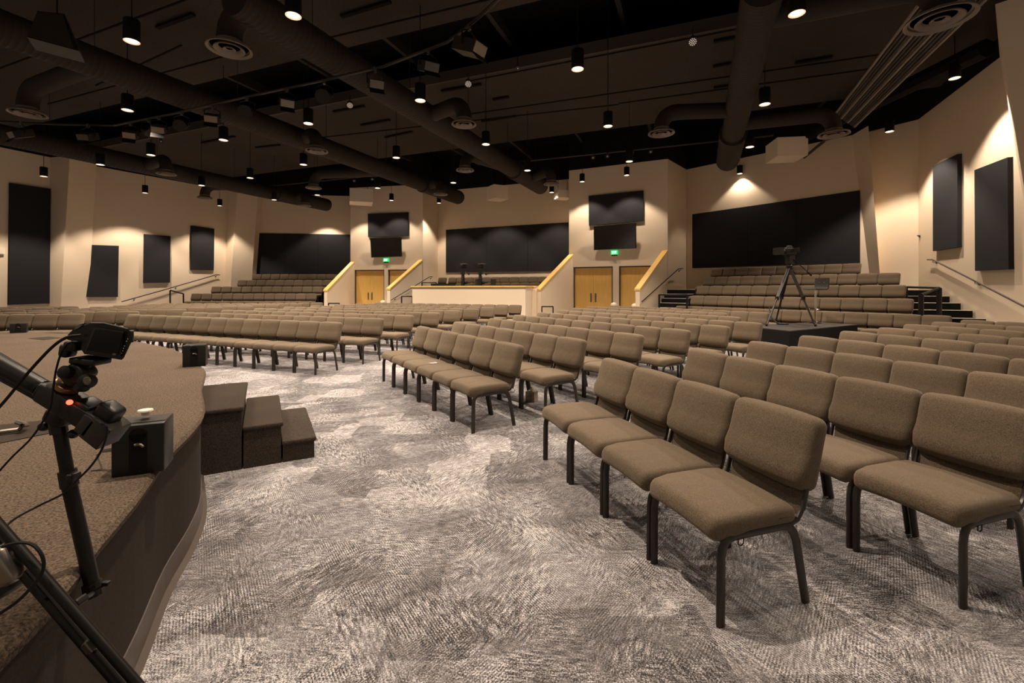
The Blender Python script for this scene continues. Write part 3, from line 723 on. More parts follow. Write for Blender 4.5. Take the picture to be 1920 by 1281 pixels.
# ------------------------------------------------------------------ pendants
def spot(parent, loc, power, size=95, blend=.25, color=LIGHT, rot=(0,0,0), rad=.07):
    l = bpy.data.lights.new('downlight', 'SPOT'); l.energy = power; l.spot_size = R(size); l.spot_blend = blend; l.color = color; l.shadow_soft_size = rad
    o = bpy.data.objects.new('downlight', l); COL.objects.link(o); o.parent = parent; o.location = loc; o.rotation_euler = rot; return o
PEN = [(247,78,0,'large pendant nearest the upper left corner'), (550,30,0,'pendant at the top edge beside the central duct'), (239,207,0,'pendant above the stage light pipe at the left'),
       (283,291,0,'pendant left of the stage lights bend'), (188,309,0,'pendant right beside the left leaning fin top'), (419,263,0,'pendant between the two left ducts'),
       (578,232,0,'pendant above the diffuser on the left tower duct'), (569,309,0,'pendant under the left tower duct, mid length'), (743,296,0,'pendant between the two central ducts'),
       (788,189,0,'pendant right beside the central duct'), (911,271,0,'pendant just above the central duct, far half'), (469,334,0,'pendant above the left wall duct'),
       (378,348,0,'pendant touching the left wall duct'), (514,375,0,'pendant in front of the left wall duct'), (595,366,0,'pendant beside the left wall duct end'),
       (989,320,0,'pendant near the end of the central duct'), (850,343,0,'pendant above the left tower duct end'), (708,353,0,'pendant behind the white box at the left tower'),
       (1083,130,0,'large pendant high in the picture centre'), (1140,237,0,'pendant on a long rod above the right tower'), (1180,303,0,'pendant directly above the right tower top'),
       (1494,26,0,'large pendant at the top right of the ribbed duct'), (1434,196,0,'pendant right of the ribbed duct middle'), (1406,276,0,'pendant right of the ribbed duct end'),
       (82,331,17.2,'pendant before the tall far left wall panel'), (272,362,20.9,'pendant before the left wall above the middle panel'), (412,386,23.9,'pendant before the left wall corner'),
       (605.5,394,26.2,'pendant behind the left wall duct end, over the wide panel'), (667,380,23.9,'left pendant before the left tower'), (734,376,23.6,'right pendant before the left tower'), (823,381,24.0,'pendant before the left end of the centre wall'),
       (922,370,23.0,'pendant before the middle of the centre wall'), (1034.5,361,21.8,'pendant before the right end of the centre wall'), (1091.6,341,20.2,'left pendant before the right tower'),
       (1175,329,19.3,'right pendant before the right tower'), (1387,326,19.25,'pendant with a bright wall arc over the largest panel'), (1668,247,14.0,'pendant before the right corner wall'), (1790,147,10.9,'pendant before the right wall panels')]
def pendant(c, lab, power, size, blend=.3, grp='black cylinder pendants'):
    t = thing('pendant_light', c, lab, 'pendant lamp', grp)
    mb = MB(); mb.lathe([(.10, .022), (.115, .0), (.115, .34), (.108, .355), (.02, .37)], c, 20); mb.build('shade', 'bplast', t, True)
    mb = MB(); mb.rod(c+Vector((0,0,.36)), Vector((c.x, c.y, 9.0)), .009, 6); mb.build('rod', 'bmetal', t)
    mb = MB(); mb.lathe([(.085, .012), (.108, .004), (.112, .0), (.108, -.003), (.085, .006)], c, 20, caps=False); mb.build('rim', 'lensrim', t, True)
    mb = MB(); mb.lathe([(.088, .016), (1e-4, .02)], c, 20); mb.build('lens', 'lens', t)
    spot(t, (0, 0, -.03), power, size, blend)
WPOW = {1387: .20, 82: .95, 272: .95, 412: .8, 1668: 1.1, 1790: 1.0, 605.5: .5, 823: .55, 922: .6, 1034.5: .6}      # wall washers: share of a downlight's power
for px, py, Y, lab in PEN:
    c = P(px, py, Y) if Y else Z(px, py, 5.55)
    pendant(c, 'black cylinder '+lab, SPOT_W*(WPOW.get(px, .42) if Y else 1), 104 if Y else 120, .35 if Y else .5)
# unseen house pendants: key set from chair shadows, others added for fill light
for x, y, k in ((-1.2, 3.3, 1.5), (3.9, 4.6, .45), (-5.5, 4.2, .6), (7.4, 3.4, .6), (1.6, 2.0, .35), (-9.5, 3.0, .8), (-14, 7, .8), (.3, -1.5, .25), (-6,-1, .6)):
    pendant(Vector((x, y, 5.95)), 'black cylinder pendant hanging above the picture, out of view', SPOT_W*k, 120, .5, 'pendants above the picture')

# ------------------------------------------------------------------ pipes, stage lights, spots
def pipe(pts, r, nm, lab, cat='pipe', m='duct', grp=None, kind=None):
    mb = MB(); mb.tube(pts, r, 8); o = mb.build(nm, m, loc=pts[0]); tag(o, lab, cat, grp); return o
tp = [Z(-60,226,5.6), Z(0,228,5.6), Z(110,233,5.6), Z(215,235,5.6), Z(330,212,5.6), Z(460,182,5.6), Z(600,152,5.6), Z(720,124,5.6), Z(838,79,5.6), Z(862,62,5.6), Z(900,30,5.6), Z(945,-12,5.6)]
pipe(tp, .028, 'lighting_pipe', 'long bent black pipe carrying the stage lights', 'pipe', 'frame')
def tline(px, py, z=5.6): return Z(px, py, z)
def stage_light(px, py, kind, lab, yaw, tilt=35, s=1.0):
    c = tline(px, py); body = c-Vector((0,0,.30*s))
    t = thing('stage_light', c, lab, 'stage light', 'stage lights on the bent pipe')
    mb = MB(); mb.box(c-Vector((0,0,.03)), (.05, .06, .09)); mb.build('clamp', 'steel', t)
    Mx = Matrix.Rotation(R(yaw), 4, 'Z') @ Matrix.Rotation(R(tilt), 4, 'X')
    mb = MB(); e = Mx.to_3x3() @ Vector((1,0,0))
    mb.tube([body-e*.15*s, body-e*.15*s+Vector((0,0,.17*s)), c-e*.02-Vector((0,0,.07)), c+e*.02-Vector((0,0,.07)), body+e*.15*s+Vector((0,0,.17*s)), body+e*.15*s], .012, 6); mb.build('yoke', 'bmetal', t)
    if kind == 'box':
        mb = MB(); mb.box(body, (.26*s, .40*s, .17*s), m=Mx); mb.build('housing', 'gplast', t)
        f = body+Mx.to_3x3() @ Vector((0, -.2*s, 0)); mb = MB(); mb.box(f, (.24*s, .02, .15*s), m=Mx); mb.build('front_frame', 'steel', t)
        g = body+Mx.to_3x3() @ Vector((0, -.27*s, -.10*s)); mb = MB(); mb.box(g, (.26*s, .15*s, .008), m=Mx @ Matrix.Rotation(R(30), 4, 'X')); mb.build('barn_door', 'bmetal', t)
    else:
        m2 = Mx @ Matrix.Rotation(R(90), 4, 'X')
        mb = MB(); mb.lathe([(.06*s, -.17*s), (.10*s, -.13*s), (.12*s, .0), (.125*s, .16*s), (.135*s, .18*s), (.12*s, .18*s)], body, 16, m2); mb.build('housing', 'bplast', t, True)
        mb = MB(); mb.lathe([(.118*s, .165*s), (1e-4, .155*s)], body, 16, m2); mb.build('lens', 'diff', t)
SL = [(40,229,'box','boxy stage light at the far left end of the pipe',-20), (165,234,'box','boxy stage light left of the pipe bend',10), (245,230,'box','boxy stage light at the pipe bend',30),
      (278,223,'can','round stage light with a bright lens right of the bend',70), (298,219,'box','boxy stage light beside the bright lensed one',30), (341,210,'can','pale bottomed round stage light below the left duct',20),
      (398,197,'box','boxy stage light under the left duct crossing',25), (463,182,'can','round stage light right of the left duct',15), (538,166,'box','boxy stage light between the ducts, left one',30),
      (608,151,'can','round stage light between the ducts, right one',10), (704,128,'box','boxy stage light under the central duct crossing',25), (803,93,'box','boxy stage light left of the pipe corner',30), (880,48,'box','large boxy stage light at the pipe corner',55)]
for px, py, kd, lab, yw in SL: stage_light(px, py, kd, lab, yw, 25, 1.0 if px < 850 else 1.15)
PIPES = [((507,349),(702,329),6.3,'dark pipe above the left tower'), ((940,307),(1450,254),6.3,'long dark pipe above the right tower carrying small spots'), ((880,152),(1560,20),7.4,'thin dark track along the near edge of the ceiling cloud'),
         ((880,214),(1700,95),7.35,'thin dark pipe across the middle of the ceiling cloud'), ((600,258),(1160,196),7.35,'thin wavy conduit low on the ceiling cloud, left of centre'), ((1160,194),(1700,120),7.35,'thin conduit on the ceiling cloud, right of centre'),
         ((0,128),(360,-5),7.4,'dark pipe under the near ceiling cloud, upper left'), ((180,160),(340,85),7.3,'short dark pipe crossing the upper left duct'),
         ((600,75),(920,-2),7.4,'dark pipe under the near ceiling cloud beside the central duct'), ((90,195),(470,92),7.4,'dark conduit behind the upper left duct')]
for p0, p1, z, lab in PIPES: pipe([Z(*p0, z), Z(*p1, z)], .03 if z < 7 else .022, 'ceiling_pipe', lab, 'pipe', 'frame' if z < 7 else 'slot', 'ceiling pipes and tracks')
SLOT = [((640,31),(732,3)),((625,210),(683,199)),((677,235),(731,225)),((828,171),(902,158)),((722,258),(773,247)),((903,228),(967,218)),((924,187),(954,182)),((1338,78),(1382,70)),((1337,125),(1380,117)),((1338,165),(1375,160)),((295,52),(363,27)),((378,268),(440,256)),((480,277),(525,272)),((1490,118),(1560,107)),((1444,110),(1448,109))]
for i, (p0, p1) in enumerate(SLOT[:-1]):
    a, b = Z(*p0, 7.56), Z(*p1, 7.56); mb = MB(); c = (a+b)/2; d = b-a; mb.box(c, (d.length, .09, .05), math.atan2(d.y, d.x)); o = mb.build('track_channel', 'slot', loc=c)
    tag(o, 'short dark channel strip fixed to the brown ceiling cloud', 'ceiling strip', 'channel strips on the ceiling clouds')
PARS = [(1299,78,7.15,'LED spotlight with a dotted face at the right of the cloud edge'), (878,157,7.15,'LED spotlight with a dotted face beside the central duct'), (656,197,7.15,'LED spotlight under the cloud edge left of the central duct'), (971,128,7.3,'round pale lamp on the cloud edge track'),
        (395,236,7.0,'round pale lamp behind the left duct'), (302,265,7.0,'round pale lamp under the cloud edge at the left'), (1112,295.5,6.15,'left small spot on the pipe above the right tower'), (1139,293,6.15,'second small spot on the pipe above the right tower'),
        (1185,286,6.15,'third small spot on the pipe above the right tower'), (1220,284.5,6.15,'right small spot on the pipe above the right tower'), (664,339,6.15,'left small spot above the left tower'), (698,336,6.15,'right small spot above the left tower')]
for px, py, z, lab in PARS:
    c = Z(px, py, z); big = px in (1299, 878, 656); s = 1.0 if big else .62
    t = thing('spotlight', c, lab, 'spotlight', 'small ceiling spotlights')
    toc = (Vector((0,0,H))-c).normalized()
    aim = (toc*1.0+Vector((0,0,-.6))).normalized(); q = aim.to_track_quat('Z', 'Y').to_matrix().to_4x4()
    mb = MB(); mb.lathe([(.05*s, -.16*s), (.085*s, -.13*s), (.10*s, 0), (.105*s, .02), (.09*s, .02)], c, 18, q); mb.build('housing', 'bplast', t, True)
    if big:
        mb = MB()
        for rr, nn_ in ((0, 1), (.038, 6), (.072, 11)):
            for k in range(nn_):
                w = 2*math.pi*k/nn_; pc = c + q.to_3x3() @ Vector((rr*math.cos(w), rr*math.sin(w), .024)); mb.lathe([(.013, 0), (1e-4, .004)], pc, 8, q)
        mb.build('lens', 'par', t)
    else:
        mb = MB(); mb.lathe([(.088*s, .012), (1e-4, .022)], c, 18, q); mb.build('lens', 'par', t)
    mb = MB(); mb.rod(c+Vector((0,0,.04)), Vector((c.x, c.y, z+.3)), .012, 6); mb.build('yoke', 'bmetal', t)
# conduit rack, upper right
t = thing('conduit_rack', Z(1640, 120, 6.5), 'broad ribbed rack of parallel conduits at the upper right', 'conduit rack')
for k in range(13):
    f = k/12; a = Z(1566+f*36, 214+f*24, 6.5); b = Z(1728+f*95, 2+f*22, 6.5); b = a+(b-a)*1.15
    mb = MB(); mb.rod(a, b, .028, 8); mb.build('conduit', 'frame' if k % 4 else 'diff', t, True)
for f in (.1, .35, .6, .85):
    a = Z(1566, 214, 6.5)*(1-f)+Z(1728, 2, 6.5)*f; b = Z(1602, 238, 6.5)*(1-f)+Z(1823, 24, 6.5)*f
    mb = MB(); mb.rod(a+Vector((0,0,.05)), b+Vector((0,0,.05)), .02, 6); mb.build('cross_bar', 'bmetal', t)
pipe([Z(1566,214,6.5), P(1545,265,15.2), P(1508,295,17.3)], .05, 'ceiling_pipe', 'black conduit dropping from the rack to the right back wall', 'pipe', 'bmetal', 'ceiling pipes and tracks')
pipe([Z(1510,255,7.0), Z(1850,90,7.0)], .22, 'dark_duct', 'faint dark duct running along the right wall top', 'duct', 'black')
# hung white boxes
def wbox(px0, px1, pyt, pyb, Y, rz, dep, lab):
    c = P((px0+px1)/2, (pyt+pyb)/2, Y); w = (px1-px0)/F*Y; h = (pyb-pyt)/F*Y
    t = thing('hung_speaker_box', c, lab, 'speaker box', 'white boxes hung by the walls')
    mb = MB(); mb.box(c, (w, dep, h), R(rz)); mb.build('cabinet', 'white', t)
    mb = MB()
    for s in (-.3, .3): mb.rod(c+Vector((s*w, 0, h/2)), Vector((c.x+s*w, c.y, 7.1)), .01, 5)
    mb.build('hanger', 'bmetal', t)
def wb(x0, x1, y0, y1, Y, rz, lab):
    w = (x1-x0)/F*Y*.72; c0 = (x1-x0)/2*(1-.72); wbox((x0+x1)/2-w/2*F/Y, (x0+x1)/2+w/2*F/Y, y0+3, y1-4, Y, rz, w, lab)
wb(649, 705, 355, 386, 23.2, 20, 'white box hung at the top left of the left tower')
wb(912, 953, 347, 379, 22.6, 30, 'white box hung before the centre wall')
wb(1036, 1074, 356, 377, 22.0, 15, 'white box half hidden by the right tower and duct end')
wb(1438, 1510, 262, 303, 16.6, -8, 'larger white box hung before the right back wall')
# big loudspeaker, upper left
c = P(107, 68, 7.2); t = thing('hung_loudspeaker', c, 'dark wedge shaped loudspeaker hung at the upper left corner', 'loudspeaker')
mb = MB(); q = Matrix.Rotation(R(35), 4, 'Z'); pts = [q @ Vector(v) for v in ((-.28,-.26,-.22),(.30,-.26,-.26),(.30,.2,-.26),(-.28,.2,-.22),(-.18,-.2,.24),(.12,-.2,.30),(.12,.16,.30),(-.18,.16,.24))]
mb.prism([c+v for v in pts[:4]], [c+v for v in pts[4:]]); mb.build('cabinet', 'bplast', t)
mb = MB(); g = [c+(q @ Vector(v)) for v in ((-.27,-.262,-.20),(.24,-.262,-.24),(.1,-.206,.27),(-.17,-.206,.22))]; fn = (g[1]-g[0]).cross(g[3]-g[0]).normalized(); mb.prism([v for v in g], [v+fn*.012 for v in g]); mb.build('grille', 'duct', t)
mb = MB(); mb.rod(c+Vector((0,0,.2)), Vector((c.x, c.y, 7.6)), .012, 6); mb.build('hanger', 'bmetal', t)
# small wall things
c = inplane(1724, 446, g1, h1, .03); t = MB(); t.prism([c+Vector((-.0,0,0)), c+Vector((.12,-.02,.05)), c+Vector((.1,.05,.05))], [c+Vector((-.05,.05,.09)), c+Vector((.12,-.02,.09)), c+Vector((.1,.05,.09))]); tag(t.build('wall_sensor', 'gplast', loc=c), 'tiny wedge sensor on the right corner wall', 'sensor')
mb = MB(); q_ = [(-6,464),(10,464.5),(10,476),(-6,476.5)]; board(mb, q_, a0, a1, .12); tag(mb.build('wall_box', 'white', loc=inplane(0, 470, a0, a1, 0)), 'small white box on the wall at the left picture edge', 'wall box')

# ------------------------------------------------------------------ camera platform with tripod and stool
q = plat
t = thing('camera_platform', Vector((f0.x, f0.y, 0)), 'low black platform box standing among the rows on the right', 'platform')
mb = MB(); mb.poly([tuple(p[:2]) for p in q], 0, HP-.02); mb.build('side_panels', 'riser', t)
mb = MB(); mb.poly([tuple(p[:2]) for p in q], HP-.02, HP); mb.build('deck', 'gplast', t)
def camera_tripod(name, c, s, yaw, feet, lab, legs=True, hb=0):
    """camera on tripod; c = ground point of centre, s = scale"""
    t = thing(name, c, lab, 'camera tripod', None)
    up_ = lambda z: Vector((c.x, c.y, c.z+z*s))
    hub = up_(1.45)
    for f in feet:
        f = Vector(f); mid = hub.lerp(f, .55); h2 = hub+ (f-hub).normalized()*.05
        lg = MB(); dn = (f-hub).normalized(); sd_ = dn.cross(Vector((0,0,1))).normalized()*.022*s
        lg.rod(h2+sd_, mid+sd_, .021*s, 8); lg.rod(h2-sd_, mid-sd_, .021*s, 8); lg.rod(hub.lerp(f, .3), f, .021*s, 8)
        l = lg.build('leg', 'bmetal', t); k = MB(); k.box(mid, (.07*s, .06*s, .09*s)); k.build('leg_clamp', 'bplast', l); k = MB(); k.ball(f+Vector((0,0,.03*s)), .03*s, 8); k.build('foot', 'rub', l)
    mb = MB(); mb.lathe([(.04, -.1), (.07, -.05), (.075, .02), (.05, .05), (.06, .12), (.03, .16)], hub, 14); mb.build('tripod_head', 'bmetal', t, True)
    Y_ = Matrix.Rotation(R(yaw), 4, 'Z'); rt = Y_.to_3x3()
    hd = up_(1.64); mb = MB(); mb.box(hd+rt @ Vector((0, .02, -.02)), (.14, .18, .2), m=Y_); mb.box(hd+Vector((0,0,.08)), (.10, .26, .03), m=Y_); mb.build('fluid_head', 'bplast', t)
    cm = hd+Vector((0,0,.19)); 
    mb = MB(); mb.rbox((.16, .32, .18), .02, cm, Y_, seg=2, mid=1); cb = mb.build('camera_body', 'bplast', t, True)
    m2 = Y_ @ Matrix.Rotation(R(90), 4, 'X')
    mb = MB(); mb.lathe([(.045, .14), (.05, .20), (.058, .26), (.06, .30)], cm, 16, m2); mb.build('lens', 'gplast', cb, True)
    hc = cm+rt @ Vector((0, -.36, 0)); mb = MB(); mb.box(hc, (.22, .12, .17), m=Y_); mb.build('lens_hood', 'bplast', cb)
    vf = cm+rt @ Vector((.16, .05, .03)); mb = MB(); mb.box(vf, (.15, .02, .11), m=Y_); mb.build('monitor', 'screen', cb)
    vf = cm+rt @ Vector((0, .0, .10)); mb = MB(); mb.tube([vf+rt @ Vector((0,-.09,-.02)), vf+rt @ Vector((0,-.08,.03)), vf+rt @ Vector((0,.08,.03)), vf+rt @ Vector((0,.09,-.02))], .014, 6); mb.build('top_handle', 'bplast', cb)
    for sx, zz in ((1, -.34), (-1, -.3)):
        a_ = hd+rt @ Vector((sx*.07, .05, 0)); b_ = hd+rt @ Vector((sx*.20, .38, zz)); mb = MB(); mb.rod(a_, b_, .011, 6); hb_ = mb.build('pan_bar', 'bmetal', t); mb = MB(); mb.tube([b_, b_+(b_-a_).normalized()*.12], .022, 8); mb.build('grip', 'rub', hb_)
    return t
f1, f2 = Z(1437, 611.5, HP), Z(1529, 612, HP); f3 = Z(1455, 601.5, HP)
cc = P(1480, 600, 11.1); cc = Vector((Z(1480, 607, HP).x, Z(1480, 607, HP).y, HP))
camera_tripod('tripod_camera', cc, 1.0, -72, (f1, f2, f3), 'video camera on a tall tripod standing on the black platform')
mb = MB(); mb.tube([Z(1442,600,HP)+Vector((0,0,.35)), Z(1447,605,HP)+Vector((0,0,.12)), Z(1458,609,HP)+Vector((0,0,.02)), Z(1478,609.5,HP)+Vector((0,0,.015)), Z(1475,607,HP)+Vector((0,0,.015))], .016, 6)
tag(mb.build('camera_cable', 'rub', loc=Z(1458,609,HP)), 'black cable looped on the platform by the tripod', 'cable')
def stool(c, s, yaw, lab, grp=None, base=True):
    t = thing('bar_stool', c, lab, 'bar stool', grp); Y_ = Matrix.Rotation(R(yaw), 4, 'Z'); rt = Y_.to_3x3(); u = lambda x, y, z: c+rt @ Vector((x, y, z))*s
    mb = MB(); mb.lathe([(.20*s, 0), (.20*s, .012*s), (.08*s, .035*s), (.035*s, .06*s), (.034*s, .1*s)], c, 24); mb.build('base', 'chrome', t, True)
    mb = MB(); mb.lathe([(.032*s, .05*s), (.032*s, .38*s), (.022*s, .39*s), (.022*s, .84*s)], c, 14); mb.build('post', 'chrome', t, True)
    mb = MB(); ring = [u(.15*math.cos(w), -.08+.13*math.sin(w), .36) for w in [2*math.pi*k/16 for k in range(17)]]; mb.tube(ring, .011*s, 6); mb.build('foot_ring', 'chrome', t, True)
    prof = [(-.20, .875), (-.17, .862), (0, .855), (.13, .857), (.18, .875), (.205, .92), (.215, 1.02), (.22, 1.16)]
    mb = MB(); th = .03; vs = []; fs = []
    for k, (y, z) in enumerate(prof):
        a_ = prof[max(k-1, 0)]; b_ = prof[min(k+1, len(prof)-1)]; tx, tz = b_[0]-a_[0], b_[1]-a_[1]; l_ = math.hypot(tx, tz); nx, nz = -tz/l_*th, tx/l_*th
        for x in (-.2, .2): vs += [u(x, y, z), u(x, y+nx, z+nz)]
    for k in range(len(prof)-1):
        a_ = k*4; b_ = a_+4; fs += [(a_, b_, b_+2, a_+2), (a_+1, a_+3, b_+3, b_+1), (a_, a_+1, b_+1, b_), (a_+2, b_+2, b_+3, a_+3)]
    e_ = (len(prof)-1)*4; fs += [(0, 2, 3, 1), (e_, e_+1, e_+3, e_+2)]; mb.add(vs, fs); st_ = mb.build('seat_shell', 'gplast', t, True)
    mb = MB()
    for x in (-.075, .075): mb.ball(u(x, .19, 1.05), .012*s, 6)
    mb.build('button', 'chrome', st_)
sc = Z(1529, 606.5, HP); stool(Vector((sc.x, sc.y, HP)), 1.0, -78, 'black bucket bar stool with chrome post on the black platform')
# two cameras and stools in the centre booth
for px, sx, lab, l2 in ((868, 887, 'left booth camera on a black pedestal', 'bar stool right of the left booth camera'), (900.5, 917, 'right booth camera on a black pedestal', 'bar stool right of the right booth camera')):
    Yb = 20.2; c = Vector(((px-CX)/F*Yb, Yb, .60))
    t = thing('pedestal_camera', c, lab, 'video camera', 'booth cameras')
    mb = MB(); mb.lathe([(.32, 0), (.3, .1), (.085, .2), (.085, 1.15), (.075, 1.2), (.075, 1.45), (.05, 1.5)], c, 16); mb.build('pedestal_column', 'bmetal', t, True)
    mb = MB(); mb.box(c+Vector((0,0,1.58)), (.16, .2, .16)); mb.build('fluid_head', 'bplast', t)
    hz = zh(0, 498, Yb)-.60-1.497+1.497
    cz = Vector((c.x, c.y, zh(0, 499.5, Yb))); Y_ = Matrix.Rotation(R(-25), 4, 'Z'); rt = Y_.to_3x3()
    mb = MB(); mb.rbox((.16, .42, .17), .02, cz, Y_, seg=2, mid=1); b_ = mb.build('camera_body', 'bplast', t, True)
    mb = MB(); mb.box(cz+rt @ Vector((-.14, -.12, -.03)), (.2, .14, .12), m=Y_); mb.build('lens', 'bplast', b_)
    mb = MB(); mb.box(cz+rt @ Vector((.08, .02, .11)), (.30, .2, .04), m=Y_); mb.build('top_plate', 'steel', b_)
    mb = MB(); e1_, e2_ = cz+Vector((.1, 0, -.22)), P(px+11, 514, Yb); mb.rod(e1_, e2_, .014, 6); mb.ball(e2_, .05, 6); mb.build('pan_bar', 'bmetal', t)
    mb = MB(); k1, k2 = P(px, 531, Yb), P(px+14, 530, Yb); mb.rod(k1, k2, .025, 6); mb.ball(P(px+6, 530, Yb), .07, 6); mb.build('support_arm', 'bmetal', t)
    stool(P(sx, 541, 20.6)+Vector((0, 0, .60-P(sx, 541, 20.6).z)), 1.13, -60, l2, 'bar stools in the booth')
mb = MB(); mb.box(P(831, 534, 21.3), (1.1, .4, .10)); tag(mb.build('equipment_case', 'bplast', loc=P(831, 534, 21.3)), 'low black equipment case on the booth ledge left of the cameras', 'case')

# ------------------------------------------------------------------ small things
def boxunit(c, w, h, dep, rz, lab):
    t = thing('stage_monitor', c, lab, 'stage monitor', 'small black box units on the stage'); Y_ = Matrix.Rotation(R(rz), 4, 'Z'); rt = Y_.to_3x3()
    mb = MB(); mb.rbox((w, dep, h), .006, c+Vector((0,0,h/2)), Y_, seg=2, mid=1); mb.build('housing', 'bplast', t, True)
    mb = MB(); f = c+rt @ Vector((0, -dep/2-.001, 0)); mb.box(f+Vector((0,0,h*.42)), (w*.34, .006, h*.8), m=Y_); mb.lathe([(w*.17, -.003), (w*.17, .003)], f+Vector((0,0,h*.80)), 16, Y_ @ Matrix.Rotation(R(90), 4, 'X')); mb.build('front_port', 'black', t)
    mb = MB(); g = f+Vector((0,0,h*.5)); pts = [g+rt @ Vector((w*.12*math.cos(a_), -.006, h*.12*math.sin(a_))) for a_ in [math.pi*(.15+.5*k/6) for k in range(7)]]; mb.tube(pts, .006*w/.2, 5); mb.build('handle_arc', 'steel', t)
    mb = MB(); mb.box(c+rt @ Vector((0, .02, h)), (w*.96, dep*.8, .006), m=Y_); mb.build('top_plate', 'gplast', t)
    return t, rt
c = Z(234, 896, ST); t, rt = boxunit(c+Vector((.0, .10, 0)), .185, .215, .15, 24, 'large black box unit with a round port near the stage edge, nearest the steps rig')
mb = MB(); p = c+Vector((-.01, .12, .228)); mb.lathe([(.016, 0), (.016, .02), (.03, .024), (.028, .03)], p, 14); mb.build('knob', 'white', t, True)
mb = MB(); p = c+Vector((-.11, .10, .09)); mb.rod(p, p+Vector((-.075, .0, -.01)), .011, 8); mb.tube([p+Vector((-.07,0,-.01)), p+Vector((-.10,0,-.03)), p+Vector((-.06,-.02,-.085)), p+Vector((-.10,-.03,-.088))], .0035, 6); mb.build('plug_and_lead', 'steel', t)
c = Z(355, 688, ST); boxunit(c+Vector((.02,.06,0)), .20, .22, .12, 25, 'black box unit standing at the tip of the stage edge beside the first chairs')
c = Z(30, 624.5, ST); boxunit(c+Vector((0,.05,0)), .21, .17, .12, 35, 'black box unit at the far edge of the stage near the left picture edge')
c = Z(246, 641, ST); boxunit(c+Vector((0,-.05,0)), .12, .17, .12, 35, 'grey box unit behind the camera on the crane arm')
def plate(pts, lab):
    q = [Z(x, y, ST) for x, y in pts]; mb = MB(); mb.poly([tuple(p[:2]) for p in q], ST, ST+.004); tag(mb.build('stage_floor_plate', 'skirt', loc=q[0]), lab, 'floor plate', 'floor plates on the stage')
plate([(52,635),(92,631.5),(115,634),(82,638)], 'dark diamond shaped plate lying far back on the stage')
plate([(-20,800),(105,787),(100,812),(-20,836)], 'dark oblong plate lying on the stage beside the crane arm')
mb = MB(); q = Z(0, 818, ST); mb.tube([q+Vector((-.02,0,.02)), q+Vector((.05,.05,.02)), q+Vector((.09,.03,.05)), q+Vector((.04,.10,.03)), q+Vector((-.04,.12,.04))], .012, 6); tag(mb.build('cable_connector', 'steel', loc=q), 'silver cable connector on the stage plate at the left picture edge', 'connector')
# paper on the second seat of the front row
pp = [Z(774.5, 676, .486), Z(806, 676, .486), Z(820, 681, .486), Z(783, 681, .486)]
mb = MB(); mb.poly([tuple(p[:2]) for p in pp], .484, .4865); tag(mb.build('paper_sheet', 'paper', loc=pp[0]), 'white sheet of paper lying on a front row seat', 'paper')
c = Z(997, 752, 0); t = thing('tissue_box', c, 'patterned tissue box on the floor behind the end chair of the paper row', 'tissue box')
mb = MB(); mb.box(c+Vector((0,0,.065)), (.125, .125, .13), R(-25)); mb.build('carton', 'tissue', t)
mb = MB(); mb.lathe([(.012, 0), (.03, .03), (.012, .055), (1e-4, .06)], c+Vector((0,0,.13)), 7); mb.build('tissue', 'white', t, True)
for px, py, Y, lab in ((1151, 572, 19.5, 'white round thing on a small stand by the right doors'), (1190.5, 574, 18.2, 'white round thing at the foot of the right stair wall'), (718, 567, 23.6, 'white round thing by the left doors')):
    c = P(px, py, Y); c = Vector((c.x, c.y, 0)); top = zh(0, py, Y); t = thing('sanitizer_stand', c, lab, 'stand', 'white topped stands by the doors')
    mb = MB(); mb.lathe([(.16, 0), (.15, .02), (.02, .04), (.02, top-.12)], c, 12); mb.build('post', 'steel', t, True)
    mb = MB(); mb.ball(Vector((c.x, c.y, top)), .14, 10, (1, 1, .8)); mb.build('dispenser', 'white', t, True)

# ------------------------------------------------------------------ foreground crane with camera
YJ = 1.32
def J(px, py, dy=0): return P(px, py, YJ+dy)
base = Vector((-1.78, 1.30, ST))
t = thing('camera_crane', base, 'black camera crane arm and legs leaning in from the left edge', 'camera crane')
mb = MB(); mb.lathe([(.22, 0), (.2, .03), (.04, .06), (.035, .95)], base, 16); mb.build('column', 'bmetal', t, True)
mb = MB(); mb.rod(J(-60, 652), J(78, 728), .024, 12); mb.build('arm_tube', 'bmetal', t, True)
mb = MB(); a, b = J(-60, 690), J(215, 838); d = (b-a).normalized(); mb.rod(J(-60,672), J(150,790), .010, 8); mb.rod(J(-40,668)+Vector((0,.04,0)), J(150,779)+Vector((0,.04,0)), .012, 8); mb.build('slider_rails', 'bmetal', t, True)
ax = math.atan2(-(798-735), (190-92)); 
def rot2(a_): return Matrix.Rotation(R(a_), 4, 'Y')
mb = MB(); mb.rbox((.185, .07, .055), .008, J(140, 762), rot2(32), seg=2, mid=1); body_ = mb.build('slider_carriage', 'bplast', t, True)
mb = MB(); mb.rbox((.05, .05, .045), .01, J(92, 735), rot2(32), seg=2, mid=1); mb.rbox((.05, .06, .035), .008, J(166, 762), rot2(32), seg=2, mid=1); mb.build('end_block', 'bplast', t, True)
mb = MB(); mb.rbox((.042, .075, .06), .006, J(180, 792), rot2(35), seg=2, mid=1); mb.rbox((.065, .075, .070), .004, J(199, 806), rot2(38), seg=2, mid=1); mb.build('motor_housing', 'gplast', t, True)
mb = MB(); mb.rbox((.06, .05, .055), .012, J(205, 774), rot2(35), seg=3, mid=1); mb.build('motor_cap', 'bplast', t, True)
mb = MB(); mb.ball(J(130.5, 754.5, -.045), .0075, 10); mb.build('indicator_light', 'red', t, True)
for x, y in ((83, 800), (138, 813.5)):
    mb = MB(); mb.ball(J(x, y), .0145, 10, (1.1,1,.9)); mb.rod(J(x+3, y-6), J(x+12, y-18), .003, 6); mb.build('lock_knob', 'bplast', t, True)
